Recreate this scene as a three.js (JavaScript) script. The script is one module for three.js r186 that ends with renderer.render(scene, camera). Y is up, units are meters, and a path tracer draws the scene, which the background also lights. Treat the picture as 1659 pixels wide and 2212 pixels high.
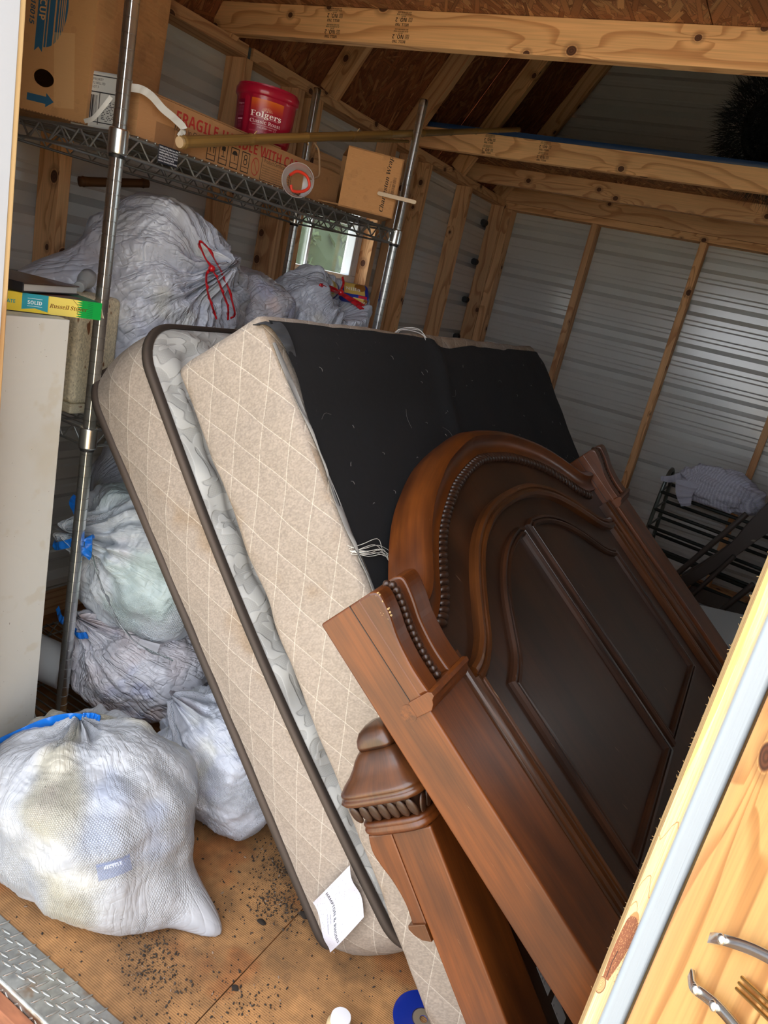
import * as THREE from 'three';
import { mergeGeometries, mergeVertices, toCreasedNormals } from 'three/addons/utils/BufferGeometryUtils.js';
import { RoundedBoxGeometry } from 'three/addons/geometries/RoundedBoxGeometry.js';
import { DecalGeometry } from 'three/addons/geometries/DecalGeometry.js';
import { ImprovedNoise } from 'three/addons/math/ImprovedNoise.js';

// ---------------------------------------------------------------- camera, sky, exposure
const scene = new THREE.Scene();
const camera = new THREE.PerspectiveCamera(69.86, 1659 / 2212, 0.02, 200);
camera.position.set(0, 1.3, 0);                                   // just outside the open doorway, floor of the shed at y = 0
camera.rotation.order = 'YXZ';
camera.rotation.set(THREE.MathUtils.degToRad(-17.12), THREE.MathUtils.degToRad(26.04), THREE.MathUtils.degToRad(13.05));
scene.add(camera);
const renderer = new THREE.WebGLRenderer({ antialias: true });
renderer.toneMapping = THREE.LinearToneMapping;
renderer.toneMappingExposure = 1.6;
renderer.shadowMap.enabled = true;
scene.background = new THREE.Color().setRGB(2.5, 2.62, 2.8);      // bright, lightly clouded daylight
// sun high on the left, behind the front of the shed: it lights the yard, not the doorway
const sun = new THREE.DirectionalLight(new THREE.Color().setRGB(1, 0.93, 0.84), 15);
sun.position.set(-8.5, 7.2, -3.2); sun.target.position.set(-0.5, 0, -0.7); sun.castShadow = true; sun.shadow.radius = 4;
sun.shadow.camera.left = -6; sun.shadow.camera.right = 6; sun.shadow.camera.top = 6; sun.shadow.camera.bottom = -6; sun.shadow.camera.far = 25;
sun.shadow.mapSize.set(2048, 2048);
scene.add(sun, sun.target);

// ---------------------------------------------------------------- small helpers
function rng(seed) { let a = seed >>> 0; return () => { a = (a + 0x6D2B79F5) | 0; let t = Math.imul(a ^ (a >>> 15), 1 | a); t = (t + Math.imul(t ^ (t >>> 7), 61 | t)) ^ t; return ((t ^ (t >>> 14)) >>> 0) / 4294967296; }; }
const V = (x, y, z) => new THREE.Vector3(x, y, z);
const lerp = (a, b, t) => a + (b - a) * t, clamp = (x, a = 0, b = 1) => Math.min(b, Math.max(a, x));
const smooth = (a, b, x) => { const t = clamp((x - a) / (b - a)); return t * t * (3 - 2 * t); };
const PN = new ImprovedNoise();
const n3 = (x, y, z) => PN.noise(x + 31.7, y + 17.3, z + 5.1);
function fbm3(x, y, z, o = 4) { let s = 0, a = 0.5; for (let i = 0; i < o; i++) { s += a * n3(x, y, z); x *= 2.03; y *= 2.03; z *= 2.03; a *= 0.5; } return s; }
function h2(i, j, s) { let h = Math.imul(i, 374761393) + Math.imul(j, 668265263) + Math.imul(s, 2147483647 - 59); h = Math.imul(h ^ (h >>> 13), 1274126177); return ((h ^ (h >>> 16)) >>> 0) / 4294967296; }
function vn(x, y, px, py, s) {      // tiling value noise
  const i = Math.floor(x), j = Math.floor(y); let u = x - i, v = y - j; u = u * u * (3 - 2 * u); v = v * v * (3 - 2 * v);
  const a = ((i % px) + px) % px, b = (((i + 1) % px) + px) % px, c = ((j % py) + py) % py, d = (((j + 1) % py) + py) % py;
  return lerp(lerp(h2(a, c, s), h2(b, c, s), u), lerp(h2(a, d, s), h2(b, d, s), u), v);
}
function fb(x, y, px, py, s, o = 4) { let r = 0, a = 0.5, n = 0; for (let k = 0; k < o; k++) { r += a * vn(x, y, px, py, s + k); n += a; x *= 2; y *= 2; px *= 2; py *= 2; a *= 0.5; } return r / n; }
function tex(w, h, f, srgb = true) {
  const d = new Uint8Array(w * h * 4); const o = [0, 0, 0, 255];
  for (let y = 0; y < h; y++) for (let x = 0; x < w; x++) { o[3] = 255; f(x / w, y / h, o); const k = (y * w + x) * 4; d[k] = clamp(o[0], 0, 255); d[k + 1] = clamp(o[1], 0, 255); d[k + 2] = clamp(o[2], 0, 255); d[k + 3] = clamp(o[3], 0, 255); }
  const t = new THREE.DataTexture(d, w, h, THREE.RGBAFormat); t.wrapS = t.wrapT = THREE.RepeatWrapping; t.magFilter = THREE.LinearFilter; t.minFilter = THREE.LinearMipmapLinearFilter; t.generateMipmaps = true;
  if (srgb) t.colorSpace = THREE.SRGBColorSpace; t.needsUpdate = true; return t;
}
function canvasTex(w, h, draw) {
  const c = document.createElement('canvas'); c.width = w; c.height = h; const g = c.getContext('2d'); draw(g, w, h);
  const t = new THREE.CanvasTexture(c); t.colorSpace = THREE.SRGBColorSpace; t.needsUpdate = true; return t;
}
const std = (o) => new THREE.MeshStandardMaterial(o), phys = (o) => new THREE.MeshPhysicalMaterial(o);
const lin = (r, g, b) => new THREE.Color().setRGB(r, g, b);

const taken = {};
function numbered(n) { taken[n] = (taken[n] ?? -1) + 1; return taken[n] ? n + '_' + String(taken[n]).padStart(3, '0') : n; }
function thing(name, label, category, group) { const o = new THREE.Group(); o.name = numbered(name); o.userData = { label, category }; if (group) o.userData.group = group; scene.add(o); return o; }
function structure(name, label, category) { const o = thing(name, label, category); o.userData.kind = 'structure'; return o; }
function part(parent, name, geo, mat) { const m = new THREE.Mesh(geo, mat); m.name = name; m.castShadow = m.receiveShadow = true; parent.add(m); return m; }
function solo(name, geo, mat, label, category, group) { const m = new THREE.Mesh(geo, mat); m.name = numbered(name); m.castShadow = m.receiveShadow = true; m.userData = { label, category }; if (group) m.userData.group = group; scene.add(m); return m; }

// geometry helpers -------------------------------------------------------------
const plain = (g) => { const r = g.index ? g.toNonIndexed() : g; for (const k of Object.keys(r.attributes)) if (!['position', 'normal', 'uv'].includes(k)) r.deleteAttribute(k); if (!r.attributes.uv) r.setAttribute('uv', new THREE.BufferAttribute(new Float32Array(r.attributes.position.count * 2), 2)); return r; };
const merge = (l) => mergeGeometries(l.map(plain), false);
// uv in metres divided by (su, sv), v runs along axis `grain` (0 x, 1 y, 2 z)
function metreUV(geo, su, sv, grain, ou = 0, ov = 0) {
  const g = geo.index ? geo.toNonIndexed() : geo, p = g.attributes.position, nn = g.attributes.normal, uv = new Float32Array(p.count * 2);
  for (let t = 0; t < p.count; t += 3) {
    const ax = [0, 0, 0]; for (let k = 0; k < 3; k++) { ax[0] += Math.abs(nn.getX(t + k)); ax[1] += Math.abs(nn.getY(t + k)); ax[2] += Math.abs(nn.getZ(t + k)); }
    const d = ax.indexOf(Math.max(...ax)); let v = grain, u;
    if (v === d) v = (d + 1) % 3; u = 3 - d - v;
    for (let k = 0; k < 3; k++) { const c = [p.getX(t + k), p.getY(t + k), p.getZ(t + k)]; uv[(t + k) * 2] = c[u] / su + ou + d * 0.31; uv[(t + k) * 2 + 1] = c[v] / sv + ov; }
  }
  g.setAttribute('uv', new THREE.BufferAttribute(uv, 2)); return g;
}
const woodRand = rng(7);
function lumberGeo(x0, x1, y0, y1, z0, z1, r = 0.0025) {
  const w = x1 - x0, h = y1 - y0, d = z1 - z0, g = new RoundedBoxGeometry(w, h, d, 1, Math.min(r, w / 3, h / 3, d / 3));
  const grain = w > h ? (w > d ? 0 : 2) : (h > d ? 1 : 2);
  const q = metreUV(g, 0.3, 1.2, grain, woodRand(), woodRand()); q.translate((x0 + x1) / 2, (y0 + y1) / 2, (z0 + z1) / 2); return q;
}
const lumber = (parent, name, mat, x0, x1, y0, y1, z0, z1, r) => part(parent, name, lumberGeo(x0, x1, y0, y1, z0, z1, r), mat);
function beam(parent, name, mat, a, b, w, h, up = V(0, 1, 0)) {         // timber from point a to b, w across, h along `up`
  const d = b.clone().sub(a), L = d.length(); d.normalize(); const s = d.clone().cross(up).normalize(), u2 = s.clone().cross(d).normalize();
  const g = metreUV(new RoundedBoxGeometry(w, h, L, 1, 0.0025), 0.3, 1.2, 2, woodRand(), woodRand());
  const m = new THREE.Matrix4().makeBasis(s, u2, d.clone().negate()); m.setPosition(a.clone().add(b).multiplyScalar(0.5)); g.applyMatrix4(m); return part(parent, name, g, mat);
}
function tubeGeo(pts, r, rad = 6, seg, closed = false, straight = false) {
  const v = pts.map((p) => p.isVector3 ? p : V(...p));
  let c; if (straight) { c = new THREE.CurvePath(); for (let i = 0; i + 1 < v.length; i++) c.add(new THREE.LineCurve3(v[i], v[i + 1])); } else c = v.length === 2 ? new THREE.LineCurve3(v[0], v[1]) : new THREE.CatmullRomCurve3(v, closed);
  return new THREE.TubeGeometry(c, seg ?? (v.length === 2 ? 1 : v.length * 4), r, rad, closed);
}
function rodGeo(a, b, r, rad = 6) { a = a.isVector3 ? a : V(...a); b = b.isVector3 ? b : V(...b); const d = b.clone().sub(a), L = d.length(); const g = new THREE.CylinderGeometry(r, r, L, rad, 1); g.applyQuaternion(new THREE.Quaternion().setFromUnitVectors(V(0, 1, 0), d.normalize())); g.translate((a.x + b.x) / 2, (a.y + b.y) / 2, (a.z + b.z) / 2); return g; }
// thin strip along pts, width along wdir(t), with thickness
function ribbonGeo(pts, width, thick, wdir, seg = 40, wobble = 0, seed = 1) {
  const c = new THREE.CatmullRomCurve3(pts.map((p) => V(...p))), pos = [], idx = [], uv = [], R = rng(seed); const ph = R() * 9;
  for (let i = 0; i <= seg; i++) {
    const t = i / seg, p = c.getPoint(t), tg = c.getTangent(t), wv = (typeof wdir === 'function' ? wdir(t) : V(...wdir)).clone().addScaledVector(tg, 0); wv.addScaledVector(tg, -wv.dot(tg)).normalize();
    const nv = tg.clone().cross(wv).normalize(), W = (typeof width === 'function' ? width(t) : width) / 2, wob = wobble * Math.sin(t * 23 + ph) + wobble * 0.6 * Math.sin(t * 51 + ph * 2);
    for (const [a, b] of [[-1, -1], [0, -1 + wob / thick], [1, -1], [1, 1], [0, 1 + wob / thick], [-1, 1]]) { const q = p.clone().addScaledVector(wv, a * W).addScaledVector(nv, b * thick / 2 + (a === 0 ? wob : 0)); pos.push(q.x, q.y, q.z); uv.push((a + 1) / 2, t); }
    if (i) for (let k = 0; k < 6; k++) { const A = (i - 1) * 6 + k, B = (i - 1) * 6 + (k + 1) % 6, C = A + 6, D = B + 6; idx.push(A, C, B, B, C, D); }
  }
  const g = new THREE.BufferGeometry(); g.setAttribute('position', new THREE.Float32BufferAttribute(pos, 3)); g.setAttribute('uv', new THREE.Float32BufferAttribute(uv, 2)); g.setIndex(idx);
  g.computeVertexNormals(); return g;
}
// sweep a moulding profile [[across, height], ...] along a path in the local xy plane; across is to the left of the path, height is +z
function sweepGeo(path, prof, closed = false, creased = true) {
  const n = path.length, pos = [], idx = [], uv = []; let L = 0; const m = prof.length;
  for (let i = 0; i < n; i++) {
    const a = path[closed ? (i - 1 + n) % n : Math.max(0, i - 1)], b = path[closed ? (i + 1) % n : Math.min(n - 1, i + 1)], p = path[i];
    let d1 = V(p[0] - a[0], p[1] - a[1], 0), d2 = V(b[0] - p[0], b[1] - p[1], 0); if (d1.length() < 1e-9) d1 = d2.clone(); if (d2.length() < 1e-9) d2 = d1.clone(); d1.normalize(); d2.normalize();
    const t = d1.clone().add(d2).normalize(), k = 1 / Math.max(0.45, Math.sqrt((1 + d1.dot(d2)) / 2)); const nx = -t.y * k, ny = t.x * k;
    if (i) L += Math.hypot(p[0] - path[i - 1][0], p[1] - path[i - 1][1]);
    let q = 0; for (let j = 0; j < m; j++) { pos.push(p[0] + nx * prof[j][0], p[1] + ny * prof[j][0], prof[j][1]); if (j) q += Math.hypot(prof[j][0] - prof[j - 1][0], prof[j][1] - prof[j - 1][1]); uv.push(q / 0.15, L / 0.6); }
  }
  const rings = closed ? n : n - 1;
  for (let i = 0; i < rings; i++) for (let j = 0; j < m - 1; j++) { const A = i * m + j, B = ((i + 1) % n) * m + j; idx.push(A, A + 1, B, B, A + 1, B + 1); }
  if (!closed) for (const [base, s] of [[0, 1], [(n - 1) * m, -1]]) for (let j = 1; j < m - 1; j++) s < 0 ? idx.push(base, base + j, base + j + 1) : idx.push(base, base + j + 1, base + j);
  let g = new THREE.BufferGeometry(); g.setAttribute('position', new THREE.Float32BufferAttribute(pos, 3)); g.setAttribute('uv', new THREE.Float32BufferAttribute(uv, 2)); g.setIndex(idx); g.computeVertexNormals();
  return creased ? toCreasedNormals(g, 0.6) : g;
}
function extrude(shape, depth, bevel = 0.002, steps = 12) { const g = new THREE.ExtrudeGeometry(shape, { depth: depth - 2 * bevel, bevelEnabled: bevel > 0, bevelThickness: bevel, bevelSize: bevel, bevelOffset: -bevel, bevelSegments: 2, curveSegments: steps }); g.translate(0, 0, bevel); return g; }
function shapeOf(pts) { const s = new THREE.Shape(); pts.forEach((p, i) => i ? s.lineTo(p[0], p[1]) : s.moveTo(p[0], p[1])); s.closePath(); return s; }
function spline(pts, n = 40) { const c = new THREE.SplineCurve(pts.map((p) => new THREE.Vector2(p[0], p[1]))); return c.getPoints(n).map((p) => [p.x, p.y]); }
function frameAt(g, o, x, y, z) { const m = new THREE.Matrix4().makeBasis(V(...x).normalize(), V(...y).normalize(), V(...z).normalize()); m.setPosition(...o); g.matrixAutoUpdate = true; m.decompose(g.position, g.quaternion, g.scale); return g; }

// ---------------------------------------------------------------- materials
function pineTex(seed, base, knots = 5) {
  const R = rng(seed), K = []; for (let i = 0; i < knots; i++) K.push([R(), R(), 0.02 + R() * 0.03, R()]);
  return tex(512, 1024, (u, v, o) => {                                      // 0.3 m across, 1.2 m along
    let w = (fb(u * 3, v * 2, 3, 2, seed, 3) - 0.5) * 1.1, kd = 0, kr = 0;
    for (const k of K) { let du = u - k[0], dv = v - k[1]; du -= Math.round(du); dv -= Math.round(dv); const x = du * 0.3, y = dv * 1.2, d = Math.hypot(x, y * 0.5); const r = k[2] * 0.35; w += 0.55 * Math.exp(-d * d / (r * r * 9)) * Math.sign(x || 1) * Math.min(1, Math.abs(x) / r); const e = Math.hypot(x, y * 0.85) / r; if (e < 1) { kd = Math.max(kd, smooth(1, 0.7, e)); kr = Math.sin(e * 16); } else kd = Math.max(kd, 0.28 * smooth(2.0, 1, e)); }
    const ring = (u * 6 + w * 3.0), s = ring - Math.floor(ring), late = smooth(0.55, 0.93, s) * smooth(1, 0.95, s), fine = fb(u * 120, v * 10, 120, 10, seed + 9, 2), tone = fb(u * 4, v * 3, 4, 3, seed + 20, 3);
    const m = 1 - 0.13 * late + (fine - 0.5) * 0.12 + (tone - 0.5) * 0.16;
    o[0] = base[0] * m; o[1] = base[1] * (m - late * 0.07); o[2] = base[2] * (m - late * 0.12);
    if (kd) { const q = 0.85 + 0.15 * kr; o[0] = lerp(o[0], 104 * q, kd); o[1] = lerp(o[1], 62 * q, kd); o[2] = lerp(o[2], 40 * q, kd); }
  });
}
const pineA = std({ map: pineTex(11, [226, 178, 130], 7), roughness: 0.72 });
const pineB = std({ map: pineTex(23, [212, 166, 122], 4), roughness: 0.75 });
const pineC = std({ map: pineTex(37, [240, 188, 134], 10), roughness: 0.72 });
const pinePale = std({ map: pineTex(51, [212, 180, 130], 2), roughness: 0.6 });
const pines = [pineA, pineB, pineC];
const pick = (i) => pines[i % 3];

const osbTex = (() => {
  const W = 1024, d = new Float32Array(W * W * 3).fill(0), R = rng(5), base = [[168, 112, 72], [190, 132, 86], [148, 94, 58], [204, 152, 104], [176, 118, 80]];
  for (let i = 0; i < W * W; i++) { d[i * 3] = 150; d[i * 3 + 1] = 98; d[i * 3 + 2] = 64; }
  for (let k = 0; k < 2600; k++) {
    const cx = R() * W, cy = R() * W, L = 40 + R() * 90, wd = 6 + R() * 16, a = R() < 0.7 ? (R() - 0.5) * 1.0 : R() * 3.14, c = base[Math.floor(R() * 5)], ca = Math.cos(a), sa = Math.sin(a), br = 0.88 + R() * 0.2;
    const ext = Math.ceil(L / 2 + wd);
    for (let y = -ext; y <= ext; y++) for (let x = -ext; x <= ext; x++) { const p = x * ca + y * sa, q = -x * sa + y * ca; if (Math.abs(p) < L / 2 + 4 * Math.sin(q) && Math.abs(q) < wd / 2) { const X = ((Math.round(cx + x) % W) + W) % W, Y = ((Math.round(cy + y) % W) + W) % W, i3 = (Y * W + X) * 3, e = (Math.abs(q) > wd / 2 - 1.6 ? 0.78 : 1) * br * (0.94 + 0.1 * Math.sin(q * 2.3)); d[i3] = c[0] * e; d[i3 + 1] = c[1] * e; d[i3 + 2] = c[2] * e; } }
  }
  return tex(W, W, (u, v, o) => { const i = (Math.floor(v * W) * W + Math.floor(u * W)) * 3; o[0] = d[i]; o[1] = d[i + 1]; o[2] = d[i + 2]; });
})();
const osb = std({ map: osbTex, roughness: 0.85 });
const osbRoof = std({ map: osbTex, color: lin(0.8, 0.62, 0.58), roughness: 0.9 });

// ribbed brown hardboard of the floor, scuffed and stained
const floorMap = tex(1024, 1024, (u, v, o) => {
  const a = fb(u * 5, v * 5, 5, 5, 3, 5), b = fb(u * 14, v * 14, 14, 14, 8, 4), c = fb(u * 60, v * 60, 60, 60, 12, 3), rib = 0.5 + 0.5 * Math.sin(v * 6.2832 * 220), rust = smooth(0.56, 0.72, fb(u * 7, v * 7, 7, 7, 31, 4)), dirt = smooth(0.60, 0.76, fb(u * 9, v * 9, 9, 9, 44, 5)) * smooth(0.35, 0.6, c);
  let m = 0.86 + (a - 0.5) * 0.35 + (b - 0.5) * 0.28 + (c - 0.5) * 0.25 + (rib - 0.5) * 0.14;
  o[0] = 176 * m; o[1] = 128 * m; o[2] = 80 * m;
  o[0] = lerp(o[0], 168 * m, rust * 0.55); o[1] = lerp(o[1], 100 * m, rust * 0.55); o[2] = lerp(o[2], 52 * m, rust * 0.55);
  o[0] = lerp(o[0], 70, dirt * 0.3); o[1] = lerp(o[1], 52, dirt * 0.3); o[2] = lerp(o[2], 36, dirt * 0.3);
});
const floorBump = tex(1024, 1024, (u, v, o) => { const k = 128 + 60 * Math.sin(v * 6.2832 * 220) + 60 * (fb(u * 40, v * 40, 40, 40, 3, 3) - 0.5); o[0] = o[1] = o[2] = k; }, false);
const floorMat = std({ map: floorMap, bumpMap: floorBump, bumpScale: 0.0008, roughness: 0.8 });

const metalWhiteMap = tex(512, 512, (u, v, o) => { const a = fb(u * 6, v * 6, 6, 6, 71, 4), s = smooth(0.74, 0.8, fb(u * 50, v * 50, 50, 50, 72, 2)); const m = 1 - (a - 0.5) * 0.05; o[0] = 206 * m; o[1] = 207 * m; o[2] = 204 * m; });
const siding = phys({ map: metalWhiteMap, roughness: 0.25, ior: 1.7, clearcoat: 1, clearcoatRoughness: 0.16, metalness: 0.0, side: THREE.DoubleSide });
const alu = std({ color: lin(0.62, 0.63, 0.63), roughness: 0.42, metalness: 0.85, roughnessMap: tex(256, 256, (u, v, o) => { const k = 120 + 190 * fb(u * 9, v * 9, 9, 9, 4, 4); o[0] = o[1] = o[2] = k; }, false), map: tex(512, 512, (u, v, o) => { const r = smooth(0.6, 0.78, fb(u * 6, v * 6, 6, 6, 90, 5)), g = 0.85 + 0.3 * (fb(u * 30, v * 30, 30, 30, 91, 3) - 0.3); o[0] = lerp(224, 176, r) * g; o[1] = lerp(224, 138, r) * g; o[2] = lerp(220, 108, r) * g; }) });
const chrome = std({ color: lin(0.74, 0.75, 0.73), roughness: 0.27, metalness: 1 });
const wireMat = std({ color: lin(0.36, 0.37, 0.36), roughness: 0.38, metalness: 0.9 });
const steel = std({ color: lin(0.7, 0.72, 0.74), roughness: 0.25, metalness: 1 });
const darkSteel = std({ color: lin(0.03, 0.035, 0.033), roughness: 0.35, metalness: 0.4 });
const blackPlastic = std({ color: lin(0.012, 0.012, 0.013), roughness: 0.5 });
const brass = std({ color: lin(0.65, 0.42, 0.14), roughness: 0.3, metalness: 1 });
const whitePaint = std({ map: tex(1024, 1024, (u, v, o) => { const d = smooth(0.66, 0.8, fb(u * 22, v * 22, 22, 22, 60, 4)), sp = smooth(0.985, 0.99, vn(u * 230, v * 230, 230, 230, 61)), t = fb(u * 3, v * 3, 3, 3, 62, 3), br = smooth(0.62, 0.85, fb(u * 6, v * 6, 6, 6, 63, 5)); const m = 1 - (t - 0.5) * 0.07; o[0] = lerp(204 * m, 170, d * 0.15 + br * 0.18); o[1] = lerp(204 * m, 154, d * 0.17 + br * 0.2); o[2] = lerp(199 * m, 130, d * 0.2 + br * 0.24); if (sp > 0.3) { o[0] *= 0.5; o[1] *= 0.47; o[2] *= 0.42; } }), roughness: 0.55 });
const whiteVinyl = phys({ color: lin(0.55, 0.58, 0.63), roughness: 0.35 });
const trimSteel = phys({ color: lin(0.3, 0.35, 0.41), roughness: 0.4, bumpMap: tex(256, 256, (u, v, o) => { const k = 128 + 90 * (fb(u * 20, v * 20, 20, 20, 6, 3) - 0.5); o[0] = o[1] = o[2] = k; }, false), bumpScale: 0.0004 });

function cherryTex(seed, base, dark, streak) {
  return tex(512, 1024, (u, v, o) => {
    const w = (fb(u * 2, v * 2, 2, 2, seed, 4) - 0.5), g = fb((u + w * 0.12) * 70, v * 3 + w, 70, 3, seed + 3, 3), band = fb((u + w * 0.2) * 7, v * 2, 7, 2, seed + 5, 4), cl = fb(u * 4, v * 5, 4, 5, seed + 8, 4);
    const k = clamp((g - 0.5) * 0.55 * streak + (band - 0.5) * 0.9 + (cl - 0.5) * 1.3 + 0.5), scr = smooth(0.965, 0.985, vn(u * 90 + v * 40, v * 14, 9000, 14, seed + 11)) * smooth(0.55, 0.7, fb(u * 8, v * 8, 8, 8, seed + 12, 2));
    for (let i = 0; i < 3; i++) o[i] = lerp(lerp(dark[i], base[i], k), 190 - i * 25, scr * 0.5);
  });
}
const cherry = phys({ map: cherryTex(101, [114, 59, 18], [68, 32, 10], 0.8), roughness: 0.4, clearcoat: 0.3, clearcoatRoughness: 0.25 });
const cherryDark = phys({ map: cherryTex(131, [66, 37, 20], [34, 19, 11], 0.9), roughness: 0.42, clearcoat: 0.3, clearcoatRoughness: 0.25 });
const cherryMid = phys({ map: cherryTex(151, [98, 54, 22], [54, 28, 11], 0.8), roughness: 0.34, clearcoat: 0.5, clearcoatRoughness: 0.2 });
const bareEdge = std({ color: lin(0.6, 0.42, 0.2), roughness: 0.8 });

// beige heathered ticking with a stitched diamond grid
const tick = (seed, tone) => tex(1024, 1024, (u, v, o) => {                              // one metre square
  const h = fb(u * 300, v * 500, 300, 500, seed, 1), h2_ = fb(u * 90, v * 260, 90, 260, seed + 2, 2), st = smooth(0.50, 0.62, fb(u * 4, v * 4, 4, 4, seed + 5, 5)), st2 = smooth(0.62, 0.68, fb(u * 6, v * 6, 6, 6, seed + 6, 4)), t = fb(u * 3, v * 3, 3, 3, seed + 7, 3);
  const m = 0.9 + (h - 0.5) * 0.15 + (h2_ - 0.5) * 0.05 + (t - 0.5) * 0.1; o[0] = tone[0] * m; o[1] = tone[1] * m; o[2] = tone[2] * m;
  const s = st * 0.45; o[0] = lerp(o[0], 142 * m, s); o[1] = lerp(o[1], 114 * m, s); o[2] = lerp(o[2], 84 * m, s);
  const e = st2 * (1 - smooth(0.68, 0.72, fb(u * 6, v * 6, 6, 6, seed + 6, 4))) * 0.16; o[0] *= 1 - e; o[1] *= 1 - e * 1.2; o[2] *= 1 - e * 1.4;
  const w1 = (fb(u * 8, v * 8, 8, 8, seed + 8, 2) - 0.5) * 0.018, a = (u * 13 + v * 9 + w1 * 10), b = (u * 13 - v * 9 + w1 * 8), da = Math.abs(a - Math.round(a)), db = Math.abs(b - Math.round(b)), ln = smooth(0.013, 0.005, Math.min(da, db)) * (vn(u * 300, v * 300, 300, 300, seed + 9) > 0.2 ? 1 : 0.35);
  o[0] = lerp(o[0], 226, ln * 0.6); o[1] = lerp(o[1], 218, ln * 0.6); o[2] = lerp(o[2], 204, ln * 0.6);
});
const quiltBump = tex(1024, 1024, (u, v, o) => { const w1 = (fb(u * 8, v * 8, 8, 8, 208, 2) - 0.5) * 0.018, a = u * 13 + v * 9 + w1 * 10, b = u * 13 - v * 9 + w1 * 8, da = Math.abs(a - Math.round(a)), db = Math.abs(b - Math.round(b)), k = 60 + 190 * Math.pow(Math.min(da, db) * 2, 0.5) * 0.8 + 14 * (vn(u * 400, v * 400, 400, 400, 5) - 0.5); o[0] = o[1] = o[2] = k; }, false);
const ticking = std({ map: tick(200, [168, 154, 141]), bumpMap: quiltBump, bumpScale: 0.004, roughness: 0.85 });
const damask = (() => {
  const f = (u, v) => { // paisley-like swirls, half a metre square
    const w = (fb(u * 4, v * 4, 4, 4, 301, 3) - 0.5) * 0.5, x = u * 4 + w * 1.6, y = v * 4 + (fb(u * 4, v * 4, 4, 4, 305, 3) - 0.5) * 0.8; const cx = x - Math.floor(x) - 0.5, cy = y - Math.floor(y) - 0.5, r = Math.hypot(cx, cy), a = Math.atan2(cy, cx); const sw = Math.sin(r * 15 - a + Math.floor(x) * 2 + Math.floor(y) * 3 + 3 * (fb(u * 16, v * 16, 16, 16, 307, 2) - 0.5)), pet = Math.sin(a * 6 + r * 12) * 0.75; return sw + pet; };
  return { map: tex(1024, 1024, (u, v, o) => { const k = f(u, v), a = smooth(-0.12, 0.05, k), dots = ((Math.sin(u * 900) + Math.sin(v * 900)) > 0.4 ? 1 : 0), e = smooth(0.22, 0.0, Math.abs(k)) * 0.1, q = fb(u * 5, v * 5, 5, 5, 310, 3); let m = lerp(166 + dots * 8, 186, a) * (1 - e) * (0.94 + q * 0.1); o[0] = m; o[1] = m * 0.995; o[2] = m * 0.975; }), bump: tex(512, 512, (u, v, o) => { const k = 128 + 60 * smooth(-0.3, 0.3, f(u, v)) + 50 * (fb(u * 8, v * 8, 8, 8, 320, 3) - 0.5); o[0] = o[1] = o[2] = k; }, false) };
})();
const damaskMat = std({ map: damask.map, bumpMap: damask.bump, bumpScale: 0.004, roughness: 0.6 });
const pipingMat = std({ map: tex(128, 512, (u, v, o) => { const k = 0.75 + 0.5 * (vn(u * 10, v * 2, 10, 2, 7) - 0.3) + 0.2 * Math.sin(u * 40); o[0] = 82 * k; o[1] = 68 * k; o[2] = 58 * k; }), roughness: 0.7 });
const blackCloth = std({ map: tex(1024, 1024, (u, v, o) => { const a = fb(u * 120, v * 120, 120, 120, 401, 3), l = smooth(0.94, 0.965, vn(u * 260, v * 90, 260, 90, 402)) * smooth(0.5, 0.7, fb(u * 6, v * 6, 6, 6, 403, 3)), m = 0.7 + a * 0.6; o[0] = lerp(11 * m, 110, l * 0.7); o[1] = lerp(11 * m, 106, l * 0.7); o[2] = lerp(14 * m, 102, l * 0.7); }), bumpMap: tex(512, 512, (u, v, o) => { const k = 128 + 120 * (fb(u * 90, v * 90, 90, 90, 404, 3) - 0.5); o[0] = o[1] = o[2] = k; }, false), bumpScale: 0.0012, roughness: 0.95, side: THREE.DoubleSide });

// bin-bag plastic: fine crinkles and an embossed diamond quilt; tints are what shows through the film
const crinkle = (seed, emboss, ca = 1) => tex(1024, 1024, (u, v, o) => { const w = (fb(u * 5, v * 5, 5, 5, seed, 3) - 0.5) * 1.4, r1 = Math.abs(fb(u * 34 + w * 2, v * 7, 34, 7, seed + 1, 3) - 0.5) * 2, r2 = Math.abs(fb(u * 13, v * 22 + w, 13, 22, seed + 3, 3) - 0.5) * 2; let k = 200 - 90 * Math.pow(1 - r1, 4) * ca - 50 * Math.pow(1 - r2, 6) * ca; if (emboss) { const a = u * 90 + v * 60 + w * 1.5, b = u * 90 - v * 60 + w * 1.5, d = Math.min(Math.abs(a - Math.round(a)), Math.abs(b - Math.round(b))); k -= emboss * smooth(0.2, 0.05, d) * smooth(0.3, 0.55, fb(u * 4, v * 4, 4, 4, seed + 7, 3)); } o[0] = o[1] = o[2] = k; }, false);
const bumpPlain = crinkle(501, 0), bumpEmboss = crinkle(531, 75, 0.45);
const bagTint = (seed, base, tints) => tex(512, 512, (u, v, o) => { let c = [...base]; tints.forEach((t, i) => { const k = smooth(t[4] ?? 0.6, (t[4] ?? 0.6) + 0.22, fb(u * t[3], v * t[3], t[3], t[3], seed + i * 5, 3)) * t[5]; for (let j = 0; j < 3; j++) c[j] = lerp(c[j], t[j], k); }); const sp = vn(u * 170, v * 170, 170, 170, seed + 40) > 0.962 && fb(u * 6, v * 6, 6, 6, seed + 41, 2) > 0.5 ? 0.4 : 1, n = 0.97 + 0.06 * fb(u * 40, v * 40, 40, 40, seed + 42, 2); for (let j = 0; j < 3; j++) o[j] = c[j] * n * sp; });
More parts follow.
